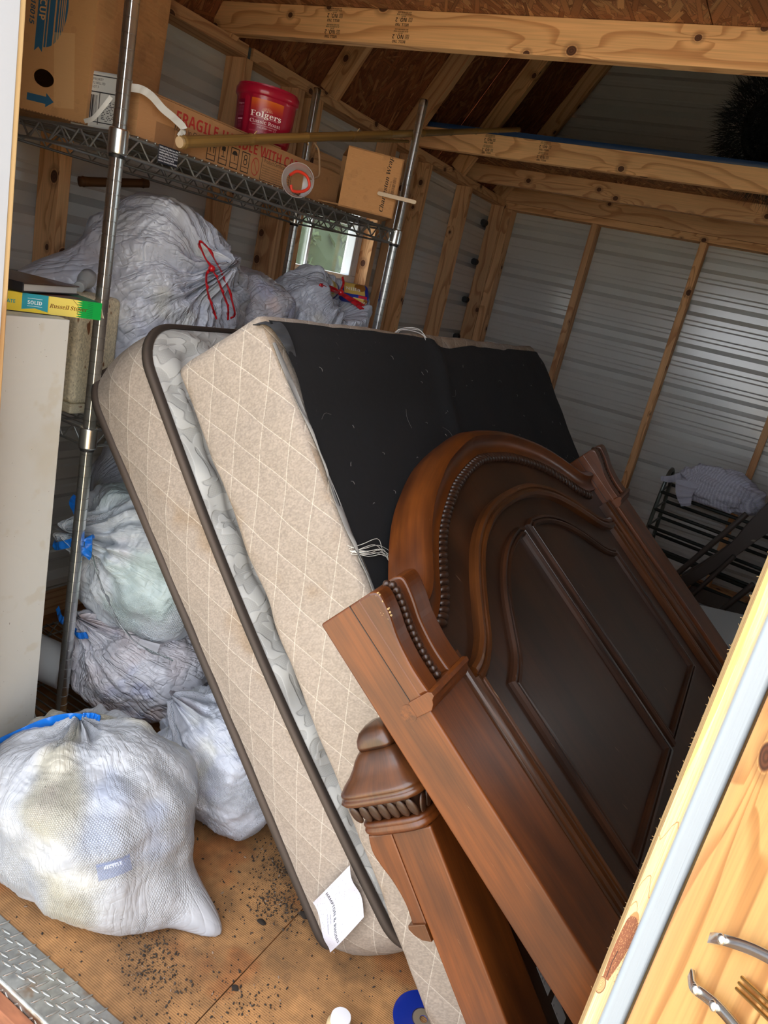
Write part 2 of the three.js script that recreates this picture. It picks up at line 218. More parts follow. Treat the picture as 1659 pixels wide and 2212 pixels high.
const bagMat = (map, bump, bs = 0.006, rough = 0.36) => phys({ map, bumpMap: bump, bumpScale: bs, roughness: rough, clearcoat: 0.25, clearcoatRoughness: 0.3, side: THREE.DoubleSide });
const tieRed = phys({ color: lin(0.55, 0.008, 0.016), roughness: 0.28, clearcoat: 0.4 });
const tieBlue = phys({ color: lin(0.008, 0.16, 0.62), roughness: 0.28, clearcoat: 0.4 });
const cardboardTone = (seed, base) => (g, w, h) => { g.fillStyle = `rgb(${base})`; g.fillRect(0, 0, w, h); const R = rng(seed); for (let i = 0; i < 900; i++) { g.fillStyle = R() < 0.5 ? 'rgba(90,60,30,0.05)' : 'rgba(255,225,180,0.05)'; g.fillRect(R() * w, R() * h, 4 + R() * 60, 1 + R() * 2); } for (let i = 0; i < 60; i++) { g.fillStyle = `rgba(70,45,25,${0.02 + R() * 0.05})`; g.beginPath(); g.arc(R() * w, R() * h, 3 + R() * 28, 0, 6.3); g.fill(); } };
const cardPlain = std({ map: canvasTex(256, 256, cardboardTone(3, '186,138,92')), roughness: 0.85 });
const cardDark = std({ map: canvasTex(256, 256, cardboardTone(4, '150,108,70')), roughness: 0.88 });
const paper = std({ color: lin(0.5, 0.5, 0.54), roughness: 0.7, side: THREE.DoubleSide });
const greyCloth = std({ map: tex(512, 512, (u, v, o) => { const s = Math.abs(((u * 60) % 1) - 0.5) < 0.16 ? 1 : 0, s2 = Math.abs(((u * 60 + 0.5) % 1) - 0.5) < 0.06 ? 1 : 0, n = 0.92 + 0.16 * vn(u * 260, v * 260, 260, 260, 9); o[0] = (186 + s * 16 - s2 * 18) * n; o[1] = (186 + s * 18 - s2 * 14) * n; o[2] = (206 + s * 10 - s2 * 26) * n; }), roughness: 0.9, side: THREE.DoubleSide });

// ---------------------------------------------------------------- the shed
const XL = -1.98, XR = 1.07, ZB = -4.64, ZF = -0.66, XC = (XL + XR) / 2, PLATE = 1.886;
const roofHalf = (y) => y < 1.93 ? 1.525 : y < 2.83 ? 1.525 - (y - 1.93) * (0.51 / 0.9) : 1.015 * Math.max(0, (3.25 - y) / 0.42);
const ribRows = (() => { const r = []; for (let k = -1; k < 16; k++) { const c = 0.115 + k * 0.2365; r.push([c - 0.042, 0], [c - 0.018, 0.025], [c + 0.018, 0.025], [c + 0.042, 0]); for (const m of [0.082, 0.155]) r.push([c + m - 0.016, 0], [c + m - 0.008, 0.004], [c + m + 0.008, 0.004], [c + m + 0.016, 0]); } return r.sort((a, b) => a[0] - b[0]); })();
// ribbed steel sheet; ribs run along the wall. at(along, y, out) gives the point
function sidingGeo(y0, y1, ends, at) {
  const off = (y) => { for (let i = 1; i < ribRows.length; i++) if (y <= ribRows[i][0]) { const [a, p] = ribRows[i - 1], [b, q] = ribRows[i]; return lerp(p, q, clamp((y - a) / (b - a || 1))); } return 0; };
  const rows = [[y0, off(y0)], ...ribRows.filter((r) => r[0] > y0 && r[0] < y1), [y1, off(y1)]], pos = [], uv = [];
  for (let i = 0; i + 1 < rows.length; i++) {
    const [ya, oa] = rows[i], [yb, ob] = rows[i + 1], [a0, a1] = ends(ya), [b0, b1] = ends(yb); if (a1 - a0 < 1e-4 && b1 - b0 < 1e-4) continue;
    const q = [[a0, ya, oa], [a1, ya, oa], [b1, yb, ob], [b0, yb, ob]]; for (const k of [0, 1, 2, 0, 2, 3]) { const p = at(...q[k]); pos.push(p.x, p.y, p.z); uv.push(q[k][0], q[k][1]); }
  }
  const g = new THREE.BufferGeometry(); g.setAttribute('position', new THREE.Float32BufferAttribute(pos, 3)); g.setAttribute('uv', new THREE.Float32BufferAttribute(uv, 2)); g.computeVertexNormals(); return g;
}
// floor: two ribbed boards with an open joint
{
  const f = structure('floor', 'brown ribbed board floor strewn with dirt and crumbs', 'floor');
  for (const [x0, x1] of [[-1.98, -0.5312], [-0.5288, 0.69], [0.6924, 1.07]]) { const g = metreUV(new THREE.BoxGeometry(x1 - x0, 0.02, 3.912).translate((x0 + x1) / 2, -0.01, -2.686), 0.9, 0.9, 2, 0, 0); part(f, 'floor_board', g, floorMat); }
  lumber(f, 'floor_joist', pineB, -1.98, 1.07, -0.075, -0.021, -0.76, -0.72);
}
// left wall
const WZ0 = -2.55, WZ1 = -3.11, WY0 = 1.25, WY1 = 1.66;
{
  const w = structure('wall_left', 'white ribbed steel wall with bare pine studs and a window', 'wall');
  const at = (a, y, o) => V(XL - o, y, a), sh = (y0, y1, a, b) => part(w, 'steel_sheet', sidingGeo(y0, y1, () => [Math.min(a, b), Math.max(a, b)], at), siding);
  sh(0, 1.95, ZF, WZ0); sh(0, WY0, WZ0, WZ1); sh(WY1, 1.95, WZ0, WZ1); sh(0, 1.95, WZ1, ZB);
  [-0.76, -1.43, -2.09, -2.39, -2.512, -3.112, -3.33, -3.49, -4.01].forEach((z, i) => lumber(w, 'stud', pick(i + 1), XL + 0.001, -1.89, 0.038, PLATE, z - 0.038, z));
  lumber(w, 'window_header', pineC, XL + 0.001, -1.89, WY1, WY1 + 0.06, -3.11, -2.55); lumber(w, 'window_stool', pineA, XL + 0.001, -1.89, WY0 - 0.038, WY0, -3.11, -2.55);
  lumber(w, 'top_plate', pineB, XL, -1.89, PLATE, PLATE + 0.038, -2.098, -0.68); lumber(w, 'top_plate', pineA, XL, -1.89, PLATE, PLATE + 0.038, ZB, -2.122); lumber(w, 'bottom_plate', pineB, XL, -1.89, 0, 0.038, ZB, -0.68);
  for (let k = 0; k < 8; k++) part(w, 'rib_plug', new THREE.CylinderGeometry(0.019, 0.019, 0.05, 14).rotateX(Math.PI / 2).translate(XL - 0.008, 0.115 + k * 0.2365, -4.535), blackPlastic);
  for (const z of [ZB - 0.012, ZF + 0.012]) part(w, 'corner_trim', new THREE.BoxGeometry(0.05, 1.96, 0.05).translate(XL - 0.03, 0.98, z), whiteVinyl);
  part(w, 'eave_trim', new THREE.BoxGeometry(0.05, 0.06, 4.1).translate(XL - 0.028, 1.945, (ZB + ZF) / 2), whiteVinyl);
  lumber(w, 'plate_splice', std({ color: lin(0.1, 0.12, 0.13), roughness: 0.5 }), -1.96, -1.9, PLATE - 0.002, PLATE + 0.036, -2.121, -2.099, 0.001);
}
// window in the left wall
{
  const w = structure('window_1', 'small white framed window with grilles behind the wire shelf', 'window'), x0 = XL - 0.02, x1 = XL + 0.03;
  const fr = (y0, y1, z0, z1, n = 'window_frame') => part(w, n, new RoundedBoxGeometry(x1 - x0, y1 - y0, z1 - z0, 1, 0.004).translate((x0 + x1) / 2, (y0 + y1) / 2, (z0 + z1) / 2), whiteVinyl);
  fr(WY0, WY0 + 0.035, WZ1, WZ0); fr(WY1 - 0.035, WY1, WZ1, WZ0); fr(WY0 + 0.035, WY1 - 0.035, WZ0 - 0.03, WZ0); fr(WY0 + 0.035, WY1 - 0.035, WZ1, WZ1 + 0.034); fr(WY0 + 0.035, WY1 - 0.035, WZ1 + 0.038, WZ1 + 0.058, 'sash_stile');
  const mun = (y0, y1, z0, z1) => part(w, 'grille_bar', new THREE.BoxGeometry(0.008, y1 - y0, z1 - z0).translate(XL - 0.001, (y0 + y1) / 2, (z0 + z1) / 2), whiteVinyl);
  mun(WY0 + 0.035, WY1 - 0.035, -2.745, -2.73); mun(1.5, 1.513, WZ1 + 0.058, WZ0 - 0.03);
  part(w, 'pane', new THREE.BoxGeometry(0.003, WY1 - WY0 - 0.06, WZ0 - WZ1 - 0.07).translate(XL - 0.012, (WY0 + WY1) / 2, (WZ0 + WZ1) / 2), phys({ color: lin(0.93, 0.96, 0.95), roughness: 0.06, transmission: 1, thickness: 0, ior: 1.5 }));
}
// back wall and gable
{
  const w = structure('wall_back', 'white ribbed steel end wall with thin pine studs', 'wall'), at = (a, y, o) => V(a, y, ZB - o);
  part(w, 'steel_sheet', sidingGeo(0, 1.95, () => [XL - 0.03, -0.69], at), siding); part(w, 'steel_sheet', sidingGeo(0, 1.95, () => [-0.69, XR], at), siding);
  part(w, 'gable_sheet', sidingGeo(1.95, 3.2, (y) => [XC - roofHalf(y), XC + roofHalf(y)], at), siding);
  [-1.865, -1.31, -0.69, -0.06, 0.55].forEach((x, i) => lumber(w, 'stud', pick(i), x - (i ? 0.019 : 0.024), x + (i ? 0.019 : 0.03), 0.038, 1.873, ZB + 0.001, -4.55));
  lumber(w, 'stud', pineB, -1.98, -1.891, 0.038, 1.886, ZB + 0.001, -4.55);
  lumber(w, 'top_plate', pineC, -1.89, XR - 0.09, 1.873, 1.911, ZB, -4.55); lumber(w, 'rim_board', pineA, -1.93, XR - 0.05, 1.912, 2.013, -4.59, -4.552); lumber(w, 'bottom_plate', pineB, -1.89, XR - 0.09, 0, 0.038, ZB, -4.55);
}
// right wall (outside the picture, it throws light back)
{
  const w = structure('wall_right', 'white ribbed steel wall with pine studs', 'wall');
  const rs = (y0, y1, a, b) => part(w, 'steel_sheet', sidingGeo(y0, y1, () => [a, b], (p, y, o) => V(XR + o, y, p)), siding); rs(0, 1.95, -2.55, ZF); rs(0, 1.95, ZB, -3.23); rs(0, 1.25, -3.23, -2.55); rs(1.66, 1.95, -3.23, -2.55);
  [-0.8, -1.41, -2.02, -2.512, -3.23, -3.85, -4.5].forEach((z, k) => lumber(w, 'stud', pick(k), XR - 0.09, XR - 0.001, 0.038, PLATE, z - 0.038, z));
  const n = structure('window_2', 'white framed window in the right wall', 'window'), fr = (y0, y1, z0, z1) => part(n, 'window_frame', new RoundedBoxGeometry(0.05, y1 - y0, z1 - z0, 1, 0.004).translate(XR - 0.005, (y0 + y1) / 2, (z0 + z1) / 2), whiteVinyl); fr(1.25, 1.285, -3.23, -2.55); fr(1.625, 1.66, -3.23, -2.55); fr(1.285, 1.625, -2.58, -2.55); fr(1.285, 1.625, -3.23, -3.2); part(n, 'pane', new THREE.BoxGeometry(0.003, 0.34, 0.62).translate(XR + 0.012, 1.455, -2.89), phys({ color: lin(0.93, 0.96, 0.95), roughness: 0.06, transmission: 1, thickness: 0, ior: 1.5 }));
  lumber(w, 'top_plate', pineB, XR - 0.09, XR, PLATE, PLATE + 0.038, ZB, -0.68);
}
// front wall round the doorway
const JL = -1.087, JR = 0.029, DH = 1.87;
{
  const w = structure('wall_front', 'front wall of the shed round the open doorway', 'wall'), at = (a, y, o) => V(a, y, ZF + 0.004 + o);
  part(w, 'steel_sheet', sidingGeo(0, 1.95, () => [XL, JL - 0.03], at), siding); part(w, 'steel_sheet', sidingGeo(0, 1.95, () => [JR + 0.036, XR], at), siding);
  part(w, 'steel_sheet', sidingGeo(DH + 0.08, 1.95, () => [JL - 0.03, JR + 0.036], at), siding); part(w, 'gable_sheet', sidingGeo(1.95, 3.2, (y) => [XC - roofHalf(y), XC + roofHalf(y)], at), siding);
  lumber(w, 'door_header', pineB, JL - 0.04, JR + 0.04, DH, DH + 0.09, -0.75, ZF);
  for (const x of [-1.95, -1.55, 0.5, 0.95]) lumber(w, 'stud', pineA, x - 0.019, x + 0.019, 0, PLATE, -0.75, ZF);
  lumber(w, 'top_plate', pineB, XL, XR, PLATE + 0.044, PLATE + 0.08, -0.75, ZF);
}
// roof, rafters, loft
{
  const c = structure('ceiling', 'gambrel roof of dark board sheathing on pine rafters with loft joists', 'ceiling');
  const K = [[XL, 1.93], [-1.47, 2.83], [XC, 3.25], [2 * XC + 1.47, 2.83], [XR, 1.93]];
  for (let i = 0; i < 4; i++) {
    const [a, b] = [K[i], K[i + 1]], d = V(b[0] - a[0], b[1] - a[1], 0), L = d.length(), n = V(-d.y, d.x, 0).normalize();
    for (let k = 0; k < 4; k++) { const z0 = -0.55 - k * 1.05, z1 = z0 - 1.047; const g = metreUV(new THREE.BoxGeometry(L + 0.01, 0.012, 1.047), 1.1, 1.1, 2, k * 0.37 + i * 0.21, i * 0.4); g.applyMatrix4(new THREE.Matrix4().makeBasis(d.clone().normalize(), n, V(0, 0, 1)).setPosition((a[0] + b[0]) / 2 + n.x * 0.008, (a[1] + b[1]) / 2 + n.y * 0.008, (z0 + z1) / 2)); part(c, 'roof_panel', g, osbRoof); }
    let j = 0; for (const z of [-0.8, -1.4, -2.02, -2.625, -3.26, -3.88, -4.5]) { const A = V(a[0] - n.x * 0.044, a[1] - n.y * 0.044, z), B = V(b[0] - n.x * 0.044, b[1] - n.y * 0.044, z); if (i === 0 || i === 3) (i === 0 ? A : B).addScaledVector(d.clone().normalize(), i === 0 ? 0.03 : -0.03); beam(c, 'rafter', pick(j++), A, B, 0.038, 0.088, n); }
  }
  const J = (z, m) => lumber(c, 'joist', m, -1.965, XR - 0.02, 1.925, 2.013, z - 0.038, z);
  J(-2.0, pineC); J(-1.39, pineA); J(-0.8, pineB); J(-3.32, pineC); J(-4.03, pineA);
  for (const [x0, x1] of [[-1.94, -0.44], [-0.437, 1.0]]) { part(c, 'loft_board', metreUV(new THREE.BoxGeometry(x1 - x0, 0.012, 1.3).translate((x0 + x1) / 2, 2.0195, -1.392), 1.1, 1.1, 0), osb); part(c, 'loft_board', metreUV(new THREE.BoxGeometry(x1 - x0, 0.012, 1.24).translate((x0 + x1) / 2, 2.0195, -3.966), 1.1, 1.1, 0), osb); }
  // grade stamps on two joists, printed upside down
  const stamp = std({ map: canvasTex(256, 320, (g, w, h) => { g.clearRect(0, 0, w, h); g.fillStyle = 'rgba(38,28,22,0.92)'; g.translate(w, h); g.rotate(Math.PI); g.textAlign = 'left'; for (const y of [6, 166]) { g.font = 'bold 40px sans-serif'; g.fillText('MILL 760', 40, y + 40); g.font = 'bold 56px sans-serif'; g.fillText('NO. 2', 74, y + 92); g.font = 'bold 19px sans-serif'; g.fillText('KD-HT', 96, y + 112); g.fillText('AS-N SPR/SCOT PINE', 30, y + 130); g.fillText('AUS-GER-ROM-UKR', 34, y + 149); g.lineWidth = 4; g.strokeStyle = 'rgba(38,28,22,0.92)'; g.strokeRect(12, y + 56, 42, 36); g.strokeRect(24, y + 66, 18, 18); } }), transparent: true, roughness: 0.8, polygonOffset: true });
  for (const [x, y, z, s] of [[-1.5, 1.968, -1.9992, 1], [-1.265, 1.967, -1.9992, 1], [-1.53, 1.968, -3.3192, 1], [-1.265, 1.968, -3.3192, 1]]) part(c, 'grade_stamp', new THREE.PlaneGeometry(0.066 * s, 0.084 * s).translate(x, y, z), stamp);
}
// doorway trims
const jambFace = std({ roughness: 0.6, map: canvasTex(128, 2048, (g, w, h) => {
  g.fillStyle = 'rgb(206,180,138)'; g.fillRect(0, 0, w, h); const R = rng(77);
  for (let i = 0; i < 260; i++) { g.fillStyle = R() < 0.5 ? 'rgba(214,164,96,0.16)' : 'rgba(252,232,190,0.2)'; g.fillRect(R() * w, R() * h, 2 + R() * 8, 60 + R() * 300); }
  g.fillStyle = 'rgba(222,158,80,0.55)'; g.beginPath(); g.moveTo(0, 0); for (let y = 0; y <= 900; y += 30) g.lineTo(54 - y * 0.035 + 12 * Math.sin(y * 0.011) + R() * 5, y); g.lineTo(0, 960); g.fill();
  g.strokeStyle = 'rgba(176,96,48,0.7)'; g.lineWidth = 3; for (const y0 of [1050, 1190, 1260]) { g.beginPath(); for (let x = 0; x <= w; x += 8) { const yy = y0 + 26 * Math.sin(x * 0.05 + y0) + R() * 6; x ? g.lineTo(x, yy) : g.moveTo(x, yy); } g.stroke(); }
  g.save(); g.translate(60, 1335); g.scale(1.15, 0.62); g.fillStyle = 'rgb(186,128,80)'; g.beginPath(); g.ellipse(0, -60, 34, 60, 0, 0, 6.3); g.fill(); g.fillStyle = 'rgb(132,78,52)'; g.beginPath(); g.moveTo(-40, -70); g.bezierCurveTo(-30, -110, 44, -110, 42, -40); g.bezierCurveTo(40, 70, 10, 130, -4, 190); g.lineTo(-44, 190); g.bezierCurveTo(-56, 90, -52, 0, -40, -70); g.fill(); for (let i = 0; i < 420; i++) { g.fillStyle = R() < 0.5 ? 'rgba(228,180,120,0.6)' : 'rgba(84,44,30,0.6)'; g.fillRect(-46 + R() * 84, -100 + R() * 280, 2, 5); } g.strokeStyle = 'rgb(40,22,20)'; g.lineWidth = 4; g.beginPath(); g.moveTo(-18, 60); g.lineTo(-26, 110); g.lineTo(-22, 180); g.stroke();
  g.fillStyle = 'rgb(206,162,112)'; g.beginPath(); g.ellipse(-38, 222, 30, 36, 0, 0, 6.3); g.fill(); g.strokeStyle = 'rgb(120,76,50)'; g.lineWidth = 5; g.stroke(); g.lineWidth = 1.5; for (let r = 6; r < 28; r += 6) { g.beginPath(); g.ellipse(-38, 222, r, r * 1.2, 0, 0, 6.3); g.stroke(); } g.restore();
}) });
{
  const t = structure('trim_1', 'left door jamb of bare pine lined with white steel', 'door jamb');
  lumber(t, 'jamb_stud', pinePale, JL - 0.04, JL, 0, DH, -0.75, ZF); part(t, 'jamb_liner', new RoundedBoxGeometry(0.004, DH, 0.098, 1, 0.0012).translate(JL + 0.001, DH / 2, -0.69), whiteVinyl);
  const r = structure('trim_2', 'right door jamb of pale pine with a grey steel trim strip', 'door jamb');
  lumber(r, 'jamb_stud', pinePale, JR, JR + 0.038, 0, DH, -0.75, ZF); const fg = new THREE.BoxGeometry(0.0155, 0.95, 0.001).translate(JR + 0.0079, 0.9, ZF + 0.0006); part(r, 'jamb_face', fg, jambFace);
  const R5 = rng(9), fibres = []; for (let i = 0; i < 60; i++) { const y = 0.6 + R5() * 0.6, z = -0.745 + R5() * 0.004; fibres.push(rodGeo([JR + 0.001, y, z], [JR - 0.0005 - R5() * 0.0022, y + (R5() - 0.3) * 0.006, z], 0.00018, 4)); } const fm = part(r, 'torn_fibres', merge(fibres), pinePale); fm.userData.kind = 'stuff';
  part(r, 'steel_trim', new RoundedBoxGeometry(0.0205, DH, 0.016, 3, 0.005).translate(0.0515, DH / 2, -0.6505), trimSteel);
  const s = structure('trim_3', 'silver diamond plate threshold across the doorway', 'threshold');
  part(s, 'plate', metreUV(new RoundedBoxGeometry(1.11, 0.004, 0.076, 1, 0.0015), 0.4, 0.4, 0).translate(-0.53, 0.001, -0.692), alu); part(s, 'nosing', metreUV(new THREE.CylinderGeometry(0.006, 0.006, 1.11, 12).rotateZ(Math.PI / 2), 0.4, 0.4, 0).translate(-0.53, -0.003, -0.6545), alu); part(s, 'lip', metreUV(new THREE.BoxGeometry(1.11, 0.03, 0.003), 0.4, 0.4, 0).translate(-0.53, -0.018, -0.65), alu);
  const lug = new THREE.SphereGeometry(1, 10, 6).scale(0.0125, 0.0016, 0.0026), R6 = rng(3);
  for (let i = 0; i < 26; i++) for (let j = 0; j < 5; j++) { const x = -1.02 + i * 0.0195, z = -0.722 + j * 0.0155 + (i % 2 ? 0.0078 : 0); if (z > -0.662 || x > -0.55) continue; const m = part(s, 'tread_lug', lug, alu); m.position.set(x, 0.003, z); m.rotation.y = (i + j) % 2 ? 0.15 : Math.PI / 2 - 0.35; }
  for (let i = 0; i < 24; i++) { const m = part(s, 'tread_lug', lug, alu); m.position.set(-1.02 + i * 0.02, -0.018, -0.6485); m.rotation.set(Math.PI / 2, (i % 2 ? 0.9 : -0.9), 0); }
  lumber(structure('trim_4', 'rust brown rim board below the threshold', 'sill board'), 'rim_board', std({ map: tex(256, 256, (u, v, o) => { const k = 0.7 + 0.5 * fb(u * 30, v * 30, 30, 30, 8, 3); o[0] = 150 * k; o[1] = 96 * k; o[2] = 68 * k; }), roughness: 0.95 }), JL - 0.02, JR, -0.3, -0.014, -0.648, -0.625);
}
// the door leaves, swung open to the outside
{
  const d = structure('door_1', 'open door leaf of varnished pine boards beside the right jamb', 'door'); d.position.set(0.0612, 0, -0.6385); d.rotation.y = -Math.PI / 2 + THREE.MathUtils.degToRad(25);      // local x runs out along the leaf, local +z is its inner side
  const door = std({ map: pineTex(91, [206, 158, 98], 3), roughness: 0.45 });
  for (let k = 0; k < 4; k++) { const g = lumberGeo(k * 0.141, k * 0.141 + 0.139, 0.02, DH - 0.02, -0.034, 0, 0.004); part(d, 'door_board', g, door); }
  part(d, 'steel_skin', new THREE.BoxGeometry(0.565, DH - 0.03, 0.002).translate(0.282, DH / 2, -0.036), whiteVinyl);
  const hook = (name, pts) => { const g = part(d, name, ribbonGeo(pts, 0.008, 0.003, [0.2, 1, 0], 24), steel); return g; };
  const h1 = hook('steel_hook', [[0.069, 0.868, 0.004], [0.08, 0.879, 0.007], [0.1, 0.897, 0.009], [0.125, 0.917, 0.008], [0.16, 0.94, 0.006]]); const h2 = hook('steel_hook', [[0.065, 0.826, 0.004], [0.08, 0.829, 0.008], [0.1, 0.842, 0.009], [0.118, 0.853, 0.009], [0.15, 0.865, 0.006]]);
  for (const [h, x, y] of [[h1, 0.092, 0.8905], [h2, 0.089, 0.8355], [h2, 0.115, 0.8505]]) part(h, 'rivet', new THREE.SphereGeometry(0.0042, 14, 10).scale(1, 1, 0.7).translate(x, y, 0.0115), steel);
  for (let k = 0; k < 3; k++) part(d, 'brass_pin', rodGeo([0.117, 0.873 + k * 0.0055, 0.003], [0.16, 0.895 + k * 0.0055, 0.004], 0.0014, 8), brass);
  const e = structure('door_2', 'open white door leaf beside the left jamb', 'door'); e.position.set(JL - 0.012, 0, -0.636); e.rotation.y = -Math.PI / 2 - THREE.MathUtils.degToRad(14);
  part(e, 'door_panel', new RoundedBoxGeometry(0.55, DH - 0.03, 0.034, 1, 0.003).translate(0.275, DH / 2, 0.018), whiteVinyl);
}
// ground and planting outside
{
  const grassMap = tex(512, 512, (u, v, o) => { const a = fb(u * 9, v * 9, 9, 9, 601, 4), b = fb(u * 60, v * 60, 60, 60, 602, 3), m = 0.6 + a * 0.5 + (b - 0.5) * 0.7; o[0] = 182 * m; o[1] = 172 * m; o[2] = 146 * m; });
  grassMap.repeat.set(40, 40); const g = structure('ground', 'pale dry ground outside the shed', 'ground'); part(g, 'earth', new THREE.PlaneGeometry(60, 60).rotateX(-Math.PI / 2).translate(0, -0.32, 0), std({ map: grassMap, roughness: 1 }));
  const blade = new THREE.ConeGeometry(0.0022, 0.3, 3).translate(0, 0.12, 0), N = 700, gi = new THREE.InstancedMesh(blade, std({ color: lin(0.07, 0.12, 0.03), roughness: 0.8 }), N), R = rng(8), M = new THREE.Matrix4(), E = new THREE.Euler();
  for (let i = 0; i < N; i++) { E.set((R() - 0.5) * 0.7, R() * 6, (R() - 0.5) * 0.7); M.makeRotationFromEuler(E); M.setPosition(-1.2 + R() * 0.75, -0.32, -0.61 + R() * 0.2); gi.setMatrixAt(i, M); }
  gi.name = 'grass_tuft'; gi.userData = { label: 'dark green grass growing below the threshold', category: 'grass', kind: 'stuff' }; scene.add(gi);
  const leaf = new THREE.PlaneGeometry(0.16, 0.09), RL = rng(15);
  const labels = ['olive green bush nearest outside the window', 'tall dark green bush behind the nearest one outside the window', 'big pale green bush farthest away outside the window'], cols = [[0.03, 0.045, 0.02], [0.02, 0.034, 0.015], [0.045, 0.052, 0.024]];
  [[-6.2, 1.0, -8.4, 1.25], [-8.4, 2.0, -12.9, 1.9], [-13, 3.0, -19.5, 2.8]].forEach(([x, y, z, r], i) => {
    const t = thing('bush', labels[i], 'bush'); t.position.set(x, -0.3, z);
    part(t, 'stem', rodGeo([0, -0.02, 0], [0, y, 0], 0.06, 8), std({ color: lin(0.08, 0.05, 0.03), roughness: 1 }));
    const s = new THREE.IcosahedronGeometry(r, 5), p = s.attributes.position; for (let k = 0; k < p.count; k++) { const q = V().fromBufferAttribute(p, k), f = 1 + 0.35 * fbm3(q.x * 0.9 + i * 7, q.y * 0.9, q.z * 0.9, 4); q.multiplyScalar(f); p.setXYZ(k, q.x, Math.max(q.y * 1.15 + y + 0.3, 0.02), q.z); } s.computeVertexNormals();
    const c = lin(...cols[i]); part(t, 'foliage', s, std({ color: c, roughness: 1 }));
    const im = new THREE.InstancedMesh(leaf, std({ color: c.clone().multiplyScalar(1.7), roughness: 0.8, side: THREE.DoubleSide }), 1500); const v = V(), cc = new THREE.Color();
    for (let k = 0; k < 1500; k++) { const q = Math.floor(RL() * p.count); v.fromBufferAttribute(p, q); E.set(RL() * 6, RL() * 6, RL() * 6); M.makeRotationFromEuler(E); M.setPosition(v.x * 1.03, v.y + (RL() - 0.5) * 0.1, v.z * 1.03); im.setMatrixAt(k, M); const s2 = 0.6 + RL() * 0.9; im.setColorAt(k, cc.setRGB(s2, s2, s2 * 0.9)); } im.name = 'leaves'; im.userData.kind = 'stuff'; t.add(im);
  });
}

